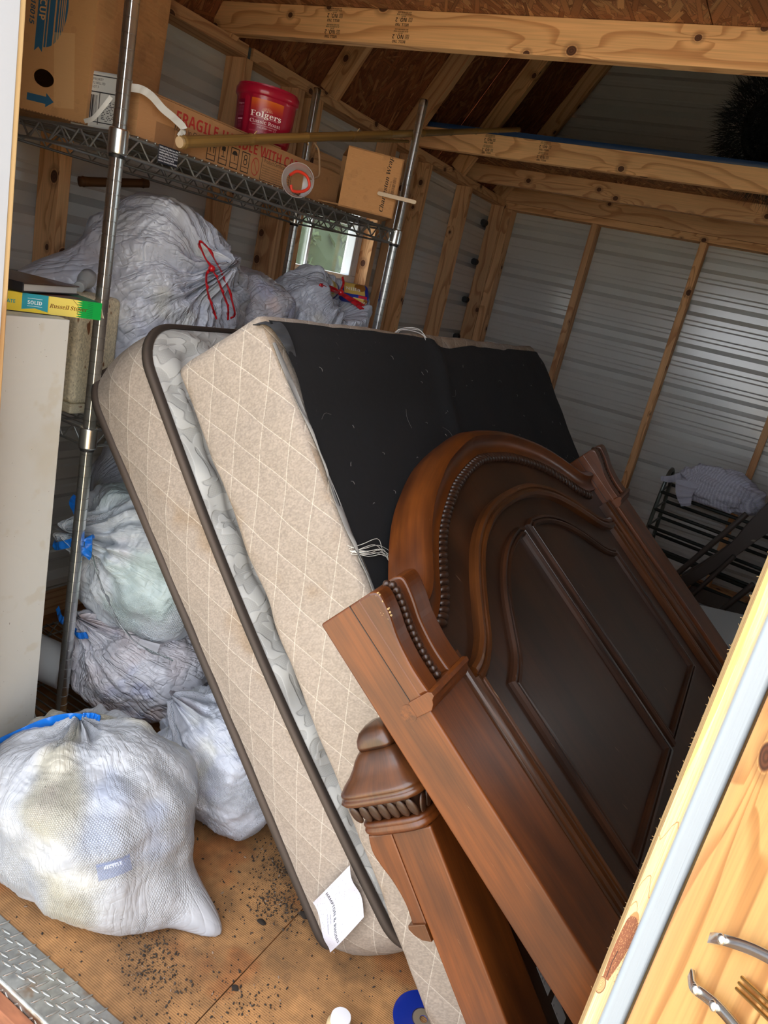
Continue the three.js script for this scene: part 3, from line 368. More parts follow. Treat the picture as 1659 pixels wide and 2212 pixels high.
// ---------------------------------------------------------------- wire shelving
const SX0 = -1.72, SX1 = -1.30, SZ0 = -2.271, SZ1 = -1.11, SHELF = [1.462, 0.85, 0.082];
{
  const t = thing('wire_shelving', 'chrome wire shelving unit along the left wall, loaded with boxes and bags', 'shelving');
  const prof = [[0, 0], [0.0138, 0]]; for (let y = 0.02; y < 1.83; y += 0.0262) prof.push([0.0138, y], [0.0129, y + 0.0007], [0.0129, y + 0.0019], [0.0138, y + 0.0026]); prof.push([0.0138, 1.846], [0.0125, 1.85], [0, 1.85]);
  const pg = new THREE.LatheGeometry(prof.map((p) => new THREE.Vector2(...p)), 28);
  for (const [x, z] of [[SX1, SZ1], [SX1, SZ0], [SX0, SZ1], [SX0, SZ0]]) { const p = part(t, 'post', toCreasedNormals(pg, 0.7), chrome); p.position.set(x, 0.012, z); const f = part(p, 'foot', new THREE.CylinderGeometry(0.012, 0.018, 0.014, 16).translate(0, -0.005, 0), blackPlastic); }
  SHELF.forEach((Y, si) => {
    const s = new THREE.Group(); s.name = 'shelf'; t.add(s);
    const truss = (a, b, n) => { const l = [rodGeo([a[0], Y - 0.004, a[1]], [b[0], Y - 0.004, b[1]], 0.0034, 7), rodGeo([a[0], Y - 0.041, a[1]], [b[0], Y - 0.041, b[1]], 0.0032, 7)]; for (let i = 0; i < n; i++) { const p = (k) => [lerp(a[0], b[0], k / n), 0, lerp(a[1], b[1], k / n)], A = p(i), B = p(i + 1), up = i % 2; A[1] = Y - (up ? 0.005 : 0.04); B[1] = Y - (up ? 0.04 : 0.005); l.push(rodGeo(A, B, 0.0022, 6)); } return merge(l); };
    part(s, 'front_rail', truss([SX1, SZ1 - 0.02], [SX1, SZ0 + 0.02], 34), wireMat); part(s, 'back_rail', truss([SX0, SZ1 - 0.02], [SX0, SZ0 + 0.02], 34), wireMat);
    part(s, 'near_rail', truss([SX0 + 0.02, SZ1], [SX1 - 0.02, SZ1], 12), wireMat); part(s, 'far_rail', truss([SX0 + 0.02, SZ0], [SX1 - 0.02, SZ0], 12), wireMat); part(s, 'middle_rail', truss([-1.51, SZ1], [-1.51, SZ0], 34), wireMat);
    const d = []; for (let z = SZ1 - 0.02; z > SZ0 + 0.01; z -= 0.0232) { d.push(rodGeo([SX0 - 0.004, Y, z], [SX1 + 0.004, Y, z], 0.0019, 5)); d.push(new THREE.SphereGeometry(0.0026, 6, 5).translate(SX1 + 0.005, Y, z)); } part(s, 'deck_wires', merge(d), wireMat).userData.kind = 'stuff';
    const cg = new THREE.LatheGeometry([[0.0135, -0.024], [0.0185, -0.024], [0.0195, -0.02], [0.0195, 0.021], [0.018, 0.024], [0.0138, 0.024]].map((p) => new THREE.Vector2(...p)), 24), wg = new THREE.SphereGeometry(0.0052, 10, 8);
    for (const [x, z] of [[SX1, SZ1], [SX1, SZ0], [SX0, SZ1], [SX0, SZ0]]) { const c = part(s, 'collar', merge([cg.clone(), ...[-0.017, 0.017].flatMap((y) => [[x < -1.5 ? 0.022 : -0.022, 0], [0, z < -1.5 ? 0.022 : -0.022]].map(([a, b]) => wg.clone().translate(a, y, b)))]), chrome); c.position.set(x, Y - 0.02, z); part(s, 'collar_sleeve', new THREE.CylinderGeometry(0.0158, 0.0152, 0.006, 20).translate(x, Y - 0.047, z), blackPlastic); }
    if (!si) part(s, 'warning_label', new RoundedBoxGeometry(0.002, 0.036, 0.056, 1, 0.0008).translate(SX1 + 0.008, Y - 0.016, -1.235), [0, 1, 2, 3, 4, 5].map((k) => k ? blackPlastic : std({ roughness: 0.5, map: canvasTex(224, 144, (g, w, h) => { g.fillStyle = 'rgb(18,20,34)'; g.fillRect(0, 0, w, h); g.fillStyle = 'rgb(225,228,235)'; g.font = 'bold 17px sans-serif'; ['500lbs/227kg Max per shelf with', 'leveling feet (evenly distributed)', '1500lbs/680kg Max Total with', 'leveling feet (evenly distributed)', '400lbs Max Total with', 'casters (evenly distributed)'].forEach((s2, i) => g.fillText(s2, 6, 24 + i * 21)); }) })));
  });
}
// soft upholstered block: rounded box with a little unevenness
function softBox(w, h, d, r, seg, amp, seed, us = 1, ou = 0, ov = 0) {
  const g = metreUV(new THREE.BoxGeometry(w, h, d, ...seg), us, us, 1, ou, ov), p = g.attributes.position, v = V(), c = V();
  for (let i = 0; i < p.count; i++) { v.fromBufferAttribute(p, i); c.set(clamp(v.x, -w / 2 + r, w / 2 - r), clamp(v.y, -h / 2 + r, h / 2 - r), clamp(v.z, -d / 2 + r, d / 2 - r)); const e = v.clone().sub(c); if (e.lengthSq() > 1e-12) v.copy(c).addScaledVector(e.normalize(), r); const k = amp * fbm3(v.x * 6 + seed, v.y * 6, v.z * 6, 3); v.addScaledVector(e, k); p.setXYZ(i, v.x, v.y, v.z); }
  const m = mergeVertices(g, 1e-5); const q = g; q.computeVertexNormals(); return smoothNormals(q);
}
function smoothNormals(g) { const p = g.attributes.position, n = g.attributes.normal, map = new Map(), key = (i) => Math.round(p.getX(i) * 5e4) + '_' + Math.round(p.getY(i) * 5e4) + '_' + Math.round(p.getZ(i) * 5e4); for (let i = 0; i < p.count; i++) { const k = key(i), s = map.get(k) ?? [0, 0, 0]; s[0] += n.getX(i); s[1] += n.getY(i); s[2] += n.getZ(i); map.set(k, s); } for (let i = 0; i < p.count; i++) { const s = map.get(key(i)), L = Math.hypot(...s) || 1; n.setXYZ(i, s[0] / L, s[1] / L, s[2] / L); } return g; }
const roundRect = (x0, x1, y0, y1, r, k = 10) => { const o = []; for (const [cx, cy, a] of [[x1 - r, y0 + r, -Math.PI / 2], [x1 - r, y1 - r, 0], [x0 + r, y1 - r, Math.PI / 2], [x0 + r, y0 + r, Math.PI]]) for (let i = 0; i <= k; i++) { const t = a + i / k * Math.PI / 2; o.push([cx + r * Math.cos(t), cy + r * Math.sin(t)]); } return o; };
function dense(path, step) { const o = []; for (let i = 0; i < path.length; i++) { const a = path[i], b = path[(i + 1) % path.length], n = Math.max(1, Math.round(Math.hypot(b[0] - a[0], b[1] - a[1]) / step)); for (let k = 0; k < n; k++) o.push([lerp(a[0], b[0], k / n), lerp(a[1], b[1], k / n)]); } return o; }
// ---------------------------------------------------------------- mattress
{
  const t = frameAt(thing('mattress', 'beige quilted mattress with brown piping leaning on the wire shelving', 'mattress'), [-0.262, 0.082, -1.09], [0, 0, -1], [-0.667, 0.745, 0], [0.745, 0.667, 0]);
  const bow = (g) => { const p = g.attributes.position; for (let i = 0; i < p.count; i++) p.setZ(i, p.getZ(i) - 0.034 * Math.sin(Math.PI * clamp(p.getY(i) / 1.37)) * clamp(1 + p.getZ(i) / 0.185, 0, 1.2)); g.computeVertexNormals(); return g; }; const L = 1.6, H = 1.37, T = 0.185, path = dense(roundRect(0, L, 0, H, 0.1), 0.02), prof = []; for (let i = 0; i <= 14; i++) { const k = i / 14; prof.push([-0.012 * Math.sin(k * Math.PI) - 0.002, -T * (1 - k)]); }
  const band = sweepGeo(path, prof, true, false), uv = band.attributes.uv; for (let i = 0; i < uv.count; i++) uv.setXY(i, uv.getX(i) * 0.15 / 1.0, uv.getY(i) * 0.6 / 1.0);
  { const p = band.attributes.position; for (let i = 0; i < p.count; i++) { const k = 0.006 * fbm3(p.getX(i) * 9, p.getY(i) * 9, p.getZ(i) * 9, 3), cx = p.getX(i) - L / 2, cy = p.getY(i) - H / 2, l = Math.hypot(cx, cy); p.setXYZ(i, p.getX(i) + cx / l * k, p.getY(i) + cy / l * k, p.getZ(i)); } band.computeVertexNormals(); }
  bow(band); part(t, 'side_band', band, ticking);
  const face = (sgn) => { const rings = 46, pos = [], uvs = [], idx = [], n = path.length; for (let k = 0; k <= rings; k++) { const f = 1 - k / rings, inset = k === 0 ? 0 : Math.pow(k / rings, 1.8); for (let i = 0; i < n; i++) { const x = lerp(path[i][0], L / 2, inset), y = lerp(path[i][1], H / 2, inset), de = inset * 0.7; const roll = 0.03 * Math.pow(clamp(de / 0.07), 0.45) + 0.012 * smooth(0.0, 0.3, de), q = 0.006 * Math.sin(i * 0.9) * smooth(0, 0.03, de) * smooth(0.14, 0.05, de) - 0.010 * Math.exp(-Math.pow((de - 0.055) / 0.008, 2)) + 0.010 * fbm3(x * 9, y * 9, sgn, 3) * smooth(0, 0.03, de); pos.push(x, y, sgn > 0 ? roll + q : -T - roll - q); uvs.push(x / 0.5, y / 0.5); } if (k) for (let i = 0; i < n; i++) { const a = (k - 1) * n + i, b = (k - 1) * n + (i + 1) % n; sgn > 0 ? idx.push(a, b, a + n, b, b + n, a + n) : idx.push(a, a + n, b, b, a + n, b + n); } } const g = new THREE.BufferGeometry(); g.setAttribute('position', new THREE.Float32BufferAttribute(pos, 3)); g.setAttribute('uv', new THREE.Float32BufferAttribute(uvs, 2)); g.setIndex(idx); g.computeVertexNormals(); return g; };
  part(t, 'sleep_surface', bow(face(1)), damaskMat); part(t, 'sleep_surface', face(-1), damaskMat);
  const tape = (z) => sweepGeo(path, [[0.004, z - 0.011], [-0.006, z - 0.0105], [-0.0105, z - 0.006], [-0.012, z], [-0.0105, z + 0.006], [-0.006, z + 0.0105], [0.004, z + 0.011]], true, false); part(t, 'edge_tape', bow(tape(0)), pipingMat); part(t, 'edge_tape', tape(-T), pipingMat);
}
{ // paper label sewn into the edge tape
  const A = V(-0.424, 0.238, -1.071), B = V(-0.366, 0.158, -1.066), C = V(-0.413, 0.036, -1.052), D = V(-0.478, 0.112, -1.06), n = 14, pos = [], uv = [], idx = [];
  for (let i = 0; i <= n; i++) for (let j = 0; j <= n; j++) { const u = i / n, v = j / n, p = A.clone().multiplyScalar((1 - u) * (1 - v)).addScaledVector(B, u * (1 - v)).addScaledVector(C, u * v).addScaledVector(D, (1 - u) * v); p.z += 0.02 * Math.sin(v * 3.1) * (0.5 + u) * 0.6 + 0.006 * Math.sin(u * 7 + v * 4); p.x += 0.012 * Math.sin(u * 3.14) * v * (v - 0.2); pos.push(p.x, p.y, p.z); uv.push(u, v); if (i < n && j < n) { const a = i * (n + 1) + j; idx.push(a, a + n + 1, a + 1, a + 1, a + n + 1, a + n + 2); } }
  const g = new THREE.BufferGeometry(); g.setAttribute('position', new THREE.Float32BufferAttribute(pos, 3)); g.setAttribute('uv', new THREE.Float32BufferAttribute(uv, 2)); g.setIndex(idx); g.computeVertexNormals();
  const m = new THREE.Mesh(g, std({ roughness: 0.75, side: THREE.DoubleSide, map: canvasTex(320, 320, (c, w, h) => { c.fillStyle = 'rgb(200,200,212)'; c.fillRect(0, 0, w, h); const R = rng(5); for (let i = 0; i < 130; i++) { c.fillStyle = 'rgba(70,70,80,0.55)'; c.fillRect(R() * w, R() * h, 1.5 + R() * 2, 1.5 + R() * 2); } c.save(); c.translate(0, h); c.scale(1, -1); c.fillStyle = 'rgb(64,66,74)'; c.font = 'bold 29px sans-serif'; c.fillText('HAMPTON & RHODES', 16, 190); c.font = '14px sans-serif'; c.fillText('Norton', 130, 220); c.fillText('11.5 in Medium', 110, 250); c.restore(); }) }));
  m.name = 'paper_label'; m.userData.label = 'white paper label reading HAMPTON & RHODES'; const mt = scene.children.find((o) => o.name === 'mattress'); mt.updateMatrixWorld(true); g.applyMatrix4(mt.matrixWorld.clone().invert()); mt.add(m);
}
// ---------------------------------------------------------------- box spring
{
  const t = frameAt(thing('box_spring', 'box spring with black dust cover leaning against the mattress', 'box spring'), [-0.158, 0.002, -1.05], [0, 0, -1], [-0.633, 0.774, 0], [0.774, 0.633, 0]);
  const L = 1.535, H = 1.36, T = 0.23; part(t, 'fabric_body', softBox(L, H, T, 0.018, [90, 80, 16], 0.012, 3).translate(L / 2, H / 2, T / 2), ticking);
  const NX = 96, NY = 84, pos = [], uv = [], idx = []; const R = rng(12);
  for (let j = 0; j <= NY; j++) for (let i = 0; i <= NX; i++) {
    const u = i / NX, v = j / NY; const eL = 0.012 + 0.012 * fbm3(v * 9, 1, 2, 3), eR = 0.006 + 0.01 * fbm3(v * 8, 5, 2, 3), eT = 0.018 + 0.05 * Math.max(0, fbm3(u * 4.5 + 2, 7, 2, 3)) + 0.012 * smooth(0.35, 0.5, u), eB = 0.01;
    const x = lerp(eL, L - eR, u), y = lerp(eB, H - eT, v), fold = 0.010 * smooth(0.86, 0.93, v) * smooth(1, 0.96, v) + 0.012 * Math.exp(-Math.pow((x - 0.62 + 0.25 * (1.2 - y)) / 0.03, 2)) * smooth(0.3, 0.9, y) + 0.006 * fbm3(x * 5, y * 5, 3, 3);
    pos.push(x, y, T + 0.007 + Math.max(-0.001, fold)); uv.push(x, y); if (i < NX && j < NY) { const a = j * (NX + 1) + i; idx.push(a, a + 1, a + NX + 1, a + 1, a + NX + 2, a + NX + 1); }
  }
  const g = new THREE.BufferGeometry(); g.setAttribute('position', new THREE.Float32BufferAttribute(pos, 3)); g.setAttribute('uv', new THREE.Float32BufferAttribute(uv, 2)); g.setIndex(idx); g.computeVertexNormals(); part(t, 'dust_cover', g, blackCloth);
  const hem = (p, w) => part(t, 'frayed_hem', ribbonGeo(p, w, 0.002, [1, 0, 0.2], 60, 0.003, 4), std({ color: lin(0.2, 0.19, 0.18), roughness: 0.9, side: THREE.DoubleSide })); hem([[0.008, 1.3, T + 0.003], [0.01, 1.1, T + 0.006], [0.006, 0.95, T + 0.005], [0.012, 0.83, T + 0.005], [0.01, 0.6, T + 0.004]], (k) => 0.007 + 0.005 * Math.sin(k * 17));
  part(t, 'cover_flap', ribbonGeo([[0.012, 1.345, T - 0.012], [0.016, 1.33, T + 0.014], [0.022, 1.29, T + 0.02], [0.03, 1.25, T + 0.012]], (k) => 0.05 * (1 - k * 0.75), 0.002, [1, 0.1, 0.1], 24, 0.002, 6), std({ color: lin(0.035, 0.036, 0.04), roughness: 0.95, side: THREE.DoubleSide }));
  const lt = []; for (let k = 0; k < 110; k++) { const x = 0.05 + R() * (L - 0.1), y = 0.5 + R() * 0.8, a = R() * 6.3, l = R() < 0.7 ? 0.002 + R() * 0.004 : 0.012 + R() * 0.02, c = Math.cos(a) * l, d = Math.sin(a) * l; lt.push(tubeGeo([[x - c, y - d, T + 0.0205], [x + d * 0.4, y - c * 0.4, T + 0.0215], [x + c, y + d, T + 0.0205]], l < 0.007 ? 0.0005 : 0.00025, 4, 5)); } part(t, 'lint', merge(lt), std({ color: lin(0.16, 0.15, 0.145), roughness: 0.9 })).userData.kind = 'stuff';
  const th = []; for (let k = 0; k < 9; k++) { const a = R() * 2 - 1; th.push(tubeGeo([[0.0, 0.905 + R() * 0.02, T - 0.004], [0.02, 0.905 + a * 0.015, T + 0.012], [0.05 + R() * 0.03, 0.9 + a * 0.02, T + 0.012 + R() * 0.01], [0.075 + R() * 0.04, 0.875 + a * 0.03, T + 0.01]], 0.0006, 4, 10)); } part(t, 'loose_threads', merge(th), std({ color: lin(0.7, 0.68, 0.62), roughness: 0.9 })).userData.kind = 'stuff';
  const tk = []; for (let k = 0; k < 4; k++) tk.push(tubeGeo([[0.55, 1.345, T - 0.03], [0.56 + R() * 0.02, 1.37, T - 0.03 + R() * 0.01], [0.6 + R() * 0.03, 1.36 - R() * 0.02, T + 0.01], [0.6 + R() * 0.05, 1.31, T + 0.012]], 0.0009, 4, 12)); part(t, 'loose_threads', merge(tk), std({ color: lin(0.6, 0.58, 0.56), roughness: 0.9 })).userData.kind = 'stuff';
}
// ---------------------------------------------------------------- carved headboard
const HW = 1.42, HC = 0.71, PW = 0.12;
{
  const t = frameAt(thing('headboard', 'carved cherry wood headboard with arched crest lying over the box spring', 'headboard'), [-0.475, 0.81, -0.85], [-0.03, 0.06, -0.998], [-0.768, 0.638, 0.061], [0.64, 0.768, 0.027]);
  const wood = (g, m, n) => part(t, n, g, m), turn = new THREE.Matrix4().makeBasis(V(0, 0, 1), V(0, 1, 0), V(-1, 0, 0));
  const slice = (pts, s0, s1, b) => { const g = extrude(shapeOf(pts), s1 - s0, b); g.applyMatrix4(turn); g.translate(s1, 0, 0); return metreUV(g, 0.15, 0.6, 1, s0, 0.2); };
  const prof = spline([[0.104, 0.0], [0.115, -0.005], [0.118, -0.016], [0.113, -0.042], [0.104, -0.072], [0.099, -0.105], [0.0975, -0.13], [0.0985, -0.158]], 26);
  const full = [[0.064, -0.158], [0.064, 0.0], ...prof], low = [[0.064, -0.157], [0.064, -0.004], ...prof.map(([n, y]) => [n - 0.013, y - 0.002])];
  const beadG = new THREE.SphereGeometry(0.0062, 12, 9), beadCurve = new THREE.SplineCurve(prof.map((p) => new THREE.Vector2(p[0] - 0.009, p[1] - 0.001)));
  for (const s0 of [0, HW - PW]) {
    const p = wood(metreUV(new RoundedBoxGeometry(PW, 1.25, 0.085, 2, 0.004), 0.15, 0.6, 1, s0, 0).translate(s0 + PW / 2, -0.625, 0.0425), cherry, 'post');
    const b = new THREE.Group(); b.name = 'bracket'; t.add(b);
    part(b, 'bracket_cheek', slice(full, s0 + 0.0005, s0 + 0.034, 0.0035), cherry); part(b, 'bracket_cheek', slice(full, s0 + 0.074, s0 + PW - 0.0005, 0.0035), cherry); part(b, 'bracket_channel', slice(low, s0 + 0.033, s0 + 0.075, 0.001), cherryMid);
    for (let k = 0; k < 17; k++) { const q = beadCurve.getPointAt((k + 0.6) / 17.4); part(b, 'bead', beadG, cherryDark).position.set(s0 + 0.054, q.y, q.x + 0.001); }
    part(b, 'console_block', slice([[0.062, -0.182], [0.062, -0.158], [0.1, -0.157], [0.106, -0.16], [0.106, -0.166], [0.1, -0.17], [0.097, -0.176], [0.09, -0.182]], s0 - 0.004, s0 + PW + 0.004, 0.001), cherry);
    part(b, 'inlay_plug', new THREE.CylinderGeometry(0.0135, 0.0135, 0.001, 24).rotateZ(Math.PI / 2).translate(s0 - 0.0003, -0.172, 0.05), cherry);
    part(b, 'joint_line', new THREE.BoxGeometry(0.0008, 0.182, 0.0012).translate(s0 - 0.0002, -0.091, 0.0638), blackPlastic);
  }
  const half = [[0, 0.197], [0.073, 0.19], [0.198, 0.165], [0.313, 0.122], [0.386, 0.085], [0.441, 0.047], [0.484, 0.012], [0.515, -0.014], [0.548, -0.03], [0.588, -0.034]];
  const sym = (h) => { const r = spline(h, 60); return [...r.slice().reverse().map(([a, b]) => [HC - a, b]), ...r.slice(1).map(([a, b]) => [HC + a, b])]; }, crest = sym(half);
  wood(metreUV(extrude(shapeOf([[0.1, -0.98], [HW - 0.1, -0.98], [HW - 0.1, -0.05], ...crest.slice().reverse().map(([a, b]) => [a, b - 0.012]), [0.1, -0.05]]), 0.028, 0.001).translate(0, 0, 0.022), 0.5, 0.9, 1), cherryDark, 'panel');
  wood(sweepGeo(crest, [[0, 0.0], [0, 0.034], [-0.003, 0.048], [-0.012, 0.066], [-0.022, 0.075], [-0.031, 0.077], [-0.035, 0.071], [-0.038, 0.064], [-0.048, 0.0575], [-0.06, 0.056], [-0.068, 0.058], [-0.07, 0.052], [-0.07, 0.03]]), cherry, 'crest_rail');
  const off = (path, d) => path.map((p, i) => { const a = path[Math.max(0, i - 1)], b = path[Math.min(path.length - 1, i + 1)], l = Math.hypot(b[0] - a[0], b[1] - a[1]); return [p[0] - (b[1] - a[1]) / l * d, p[1] + (b[0] - a[0]) / l * d]; });
  const rope = new THREE.SplineCurve(off(crest, -0.080).filter((p, i, A) => i > 6 && i < A.length - 7).map((p) => new THREE.Vector2(...p))), rg = new THREE.SphereGeometry(1, 10, 8).scale(0.0078, 0.0148, 0.0105), N = 74;
  const rb = new THREE.Group(); rb.name = 'rope_moulding'; t.add(rb); for (let k = 0; k < N; k++) { const q = rope.getPointAt((k + 0.5) / N), d = rope.getTangentAt((k + 0.5) / N), m = part(rb, 'rope_twist', rg, cherryDark); m.position.set(q.x, q.y, 0.0535); m.rotation.z = Math.atan2(d.y, d.x) + 0.62; }
  const reed = (w, a, b) => [[-w, a], [-w * 0.95, b - 0.005], [-w * 0.6, b], [-w * 0.2, b - 0.001], [-w * 0.08, b - 0.005], [w * 0.08, b - 0.005], [w * 0.2, b - 0.001], [w * 0.6, b], [w * 0.95, b - 0.005], [w, a]].reverse();
  wood(sweepGeo(sym([[0, 0.01], [0.08, 0.007], [0.16, -0.006], [0.25, -0.038], [0.325, -0.084], [0.385, -0.132], [0.43, -0.17], [0.46, -0.187], [0.49, -0.199], [0.522, -0.204]]), reed(0.0165, 0.048, 0.069)), cherryMid, 'arch_moulding');
  for (const m of [-1, 1]) {
    const X = (h) => HC + m * h, st = (h, y0, y1, w, z, mat) => wood(sweepGeo([[X(h), y1], [X(h), y0]], reed(w, 0.045, z)), mat, 'stile_moulding');
    st(0.52, -0.97, -0.206, 0.014, 0.068, cherryMid); st(0.565, -0.97, -0.15, 0.021, 0.077, cherryMid);
    const arc = spline([[0.045, -0.066], [0.1, -0.073], [0.16, -0.089], [0.22, -0.118], [0.275, -0.157], [0.325, -0.205], [0.36, -0.238], [0.395, -0.258], [0.42, -0.268]], 30);
    let path = [...arc, [0.42, -0.632], [0.024, -0.632], [0.024, -0.072]].map(([h, y]) => [X(h), y]); if (m > 0) path.reverse();
    wood(sweepGeo(path, reed(0.012, 0.047, 0.062), true), cherryDark, 'panel_moulding');
  }
  wood(metreUV(new RoundedBoxGeometry(HW - 2 * PW, 0.11, 0.05, 1, 0.004), 0.5, 0.6, 0).translate(HC, -0.9, 0.045), cherryMid, 'bottom_rail');
  // rubbed edges and chips in the finish
  const R = rng(31), ch = []; for (let k = 0; k < 26; k++) ch.push(new THREE.IcosahedronGeometry(0.0008 + R() * 0.0012, 0).scale(1.6, 1, 0.4).translate(0.001 + R() * 0.003, -0.003 - R() * 0.045, 0.102 + R() * 0.016)); wood(merge(ch), bareEdge, 'finish_chips').userData.kind = 'stuff';
}
// ---------------------------------------------------------------- footboard with capped post
{
  const t = frameAt(thing('footboard', 'cherry wood footboard with domed leaf carved post cap, under the headboard', 'footboard'), [-0.341, 0.479, -0.9], [0, 0, -1], [-0.63, 0.776, 0], [0.776, 0.63, 0]);
  const turn = new THREE.Matrix4().makeBasis(V(0, 0, 1), V(0, 1, 0), V(-1, 0, 0)), slice = (pts, s0, s1, b) => { const g = extrude(shapeOf(pts), s1 - s0, b); g.applyMatrix4(turn); g.translate(s1, 0, 0); return metreUV(g, 0.15, 0.6, 1, s0, 0.5); };
  const sq = (prof, cx, cz) => { const pos = [], idx = [], uv = [], n = 48; prof.forEach(([y, h], k) => { for (let i = 0; i < n; i++) { const a = i / n * Math.PI * 2, c = Math.cos(a), s = Math.sin(a), e = 0.22, r = h / Math.pow(Math.pow(Math.abs(c), 1 / e) + Math.pow(Math.abs(s), 1 / e), e); pos.push(cx + r * c, y, cz + r * s); uv.push(i / n * 3, y / 0.15); } if (k) for (let i = 0; i < n; i++) { const a = (k - 1) * n + i, b = (k - 1) * n + (i + 1) % n; idx.push(a, a + n, b, b, a + n, b + n); } }); const g = new THREE.BufferGeometry(); g.setAttribute('position', new THREE.Float32BufferAttribute(pos, 3)); g.setAttribute('uv', new THREE.Float32BufferAttribute(uv, 2)); g.setIndex(idx); g.computeVertexNormals(); return g; };
  const PS = 0.105;
  for (const s0 of [0, 1.42 - PS]) {
    part(t, 'post', metreUV(new RoundedBoxGeometry(PS, 0.6, 0.075, 2, 0.004), 0.15, 0.6, 1, s0, 0.3).translate(s0 + PS / 2, -0.3, 0.084), cherry);
    const b = new THREE.Group(); b.name = 'bracket'; t.add(b); part(b, 'bracket_cheek', slice([[0.0462, -0.003], [0.0462, -0.152], ...spline([[0.019, -0.152], [0.021, -0.118], [0.013, -0.08], [0.001, -0.05], [-0.004, -0.028], [0, -0.003]], 24)], s0 + 0.001, s0 + PS - 0.001, 0.003), cherry); part(b, 'console_block', slice([[0.046, -0.178], [0.046, -0.15], [0.014, -0.15], [0.012, -0.156], [0.018, -0.166], [0.03, -0.175]], s0 - 0.003, s0 + PS + 0.003, 0.001), cherryMid);
    const c = new THREE.Group(); c.name = 'post_cap'; t.add(c); const cx = s0 + PS / 2, cz = 0.06;
    part(c, 'collar', sq([[0, 0], [0, 0.062], [0.004, 0.0655], [0.009, 0.066], [0.012, 0.063], [0.014, 0.0645], [0.018, 0.065], [0.021, 0.062], [0.023, 0.058], [0.023, 0]], cx, cz), cherry); part(c, 'leaf_band', sq([[0.022, 0], [0.022, 0.056], [0.036, 0.06], [0.05, 0.069], [0.054, 0.069], [0.054, 0]], cx, cz), cherryDark);
    part(c, 'rim', sq([[0.053, 0], [0.053, 0.074], [0.056, 0.08], [0.061, 0.0825], [0.065, 0.08], [0.067, 0.0765], [0.07, 0.079], [0.074, 0.079], [0.077, 0.076], [0.082, 0.072], [0.092, 0.061], [0.102, 0.053], [0.112, 0.047], [0.12, 0.040], [0.126, 0.033], [0.126, 0]], cx, cz), cherryMid); part(c, 'dome', sq([[0.124, 0], [0.124, 0.036], [0.13, 0.037], [0.14, 0.035], [0.15, 0.029], [0.157, 0.018], [0.16, 0.001]], cx, cz), cherryMid);
    const lg = new THREE.SphereGeometry(1, 10, 8).scale(0.0088, 0.0165, 0.0042), vg = new THREE.SphereGeometry(1, 6, 6).scale(0.0022, 0.015, 0.0045);
    if (!s0) for (let sd = 0; sd < 4; sd++) for (let k = 0; k < 7; k++) { const m = part(c, 'carved_leaf', lg, cherryDark), a = sd * Math.PI / 2, x = (k - 3) * 0.0178, r = 0.0655; m.position.set(cx + Math.cos(a) * x + Math.sin(a) * r, 0.0385, cz - Math.sin(a) * x + Math.cos(a) * r); m.rotation.set(0, a, 0); m.rotateX(0.33); }
  }
  part(t, 'panel', metreUV(new RoundedBoxGeometry(1.42 - 2 * PS + 0.01, 0.52, 0.03, 1, 0.003), 0.5, 0.8, 1).translate(0.71, -0.3, 0.088), cherryDark); part(t, 'top_rail', metreUV(new RoundedBoxGeometry(1.42 - 2 * PS + 0.01, 0.07, 0.05, 2, 0.01), 0.5, 0.6, 0).translate(0.71, -0.045, 0.088), cherryMid);
  const st = (s, y, w, h, txt) => part(t, 'paper_sticker', new THREE.BoxGeometry(w, h, 0.0006).translate(s, y, 0.1036), std({ roughness: 0.8, map: canvasTex(96, 128, (g, W2, H2) => { g.fillStyle = 'rgb(206,206,204)'; g.fillRect(0, 0, W2, H2); g.fillStyle = 'rgb(40,40,44)'; g.font = '13px sans-serif'; txt.forEach((x, i) => g.fillText(x, 6, 22 + i * 20)); }) })); st(0.172, -0.362, 0.026, 0.05, ['DATE 9/14', '04-0261', 'MODEL', 'LOT 33']); st(0.174, -0.425, 0.026, 0.046, ['OK', '', 'QC', '']);
}

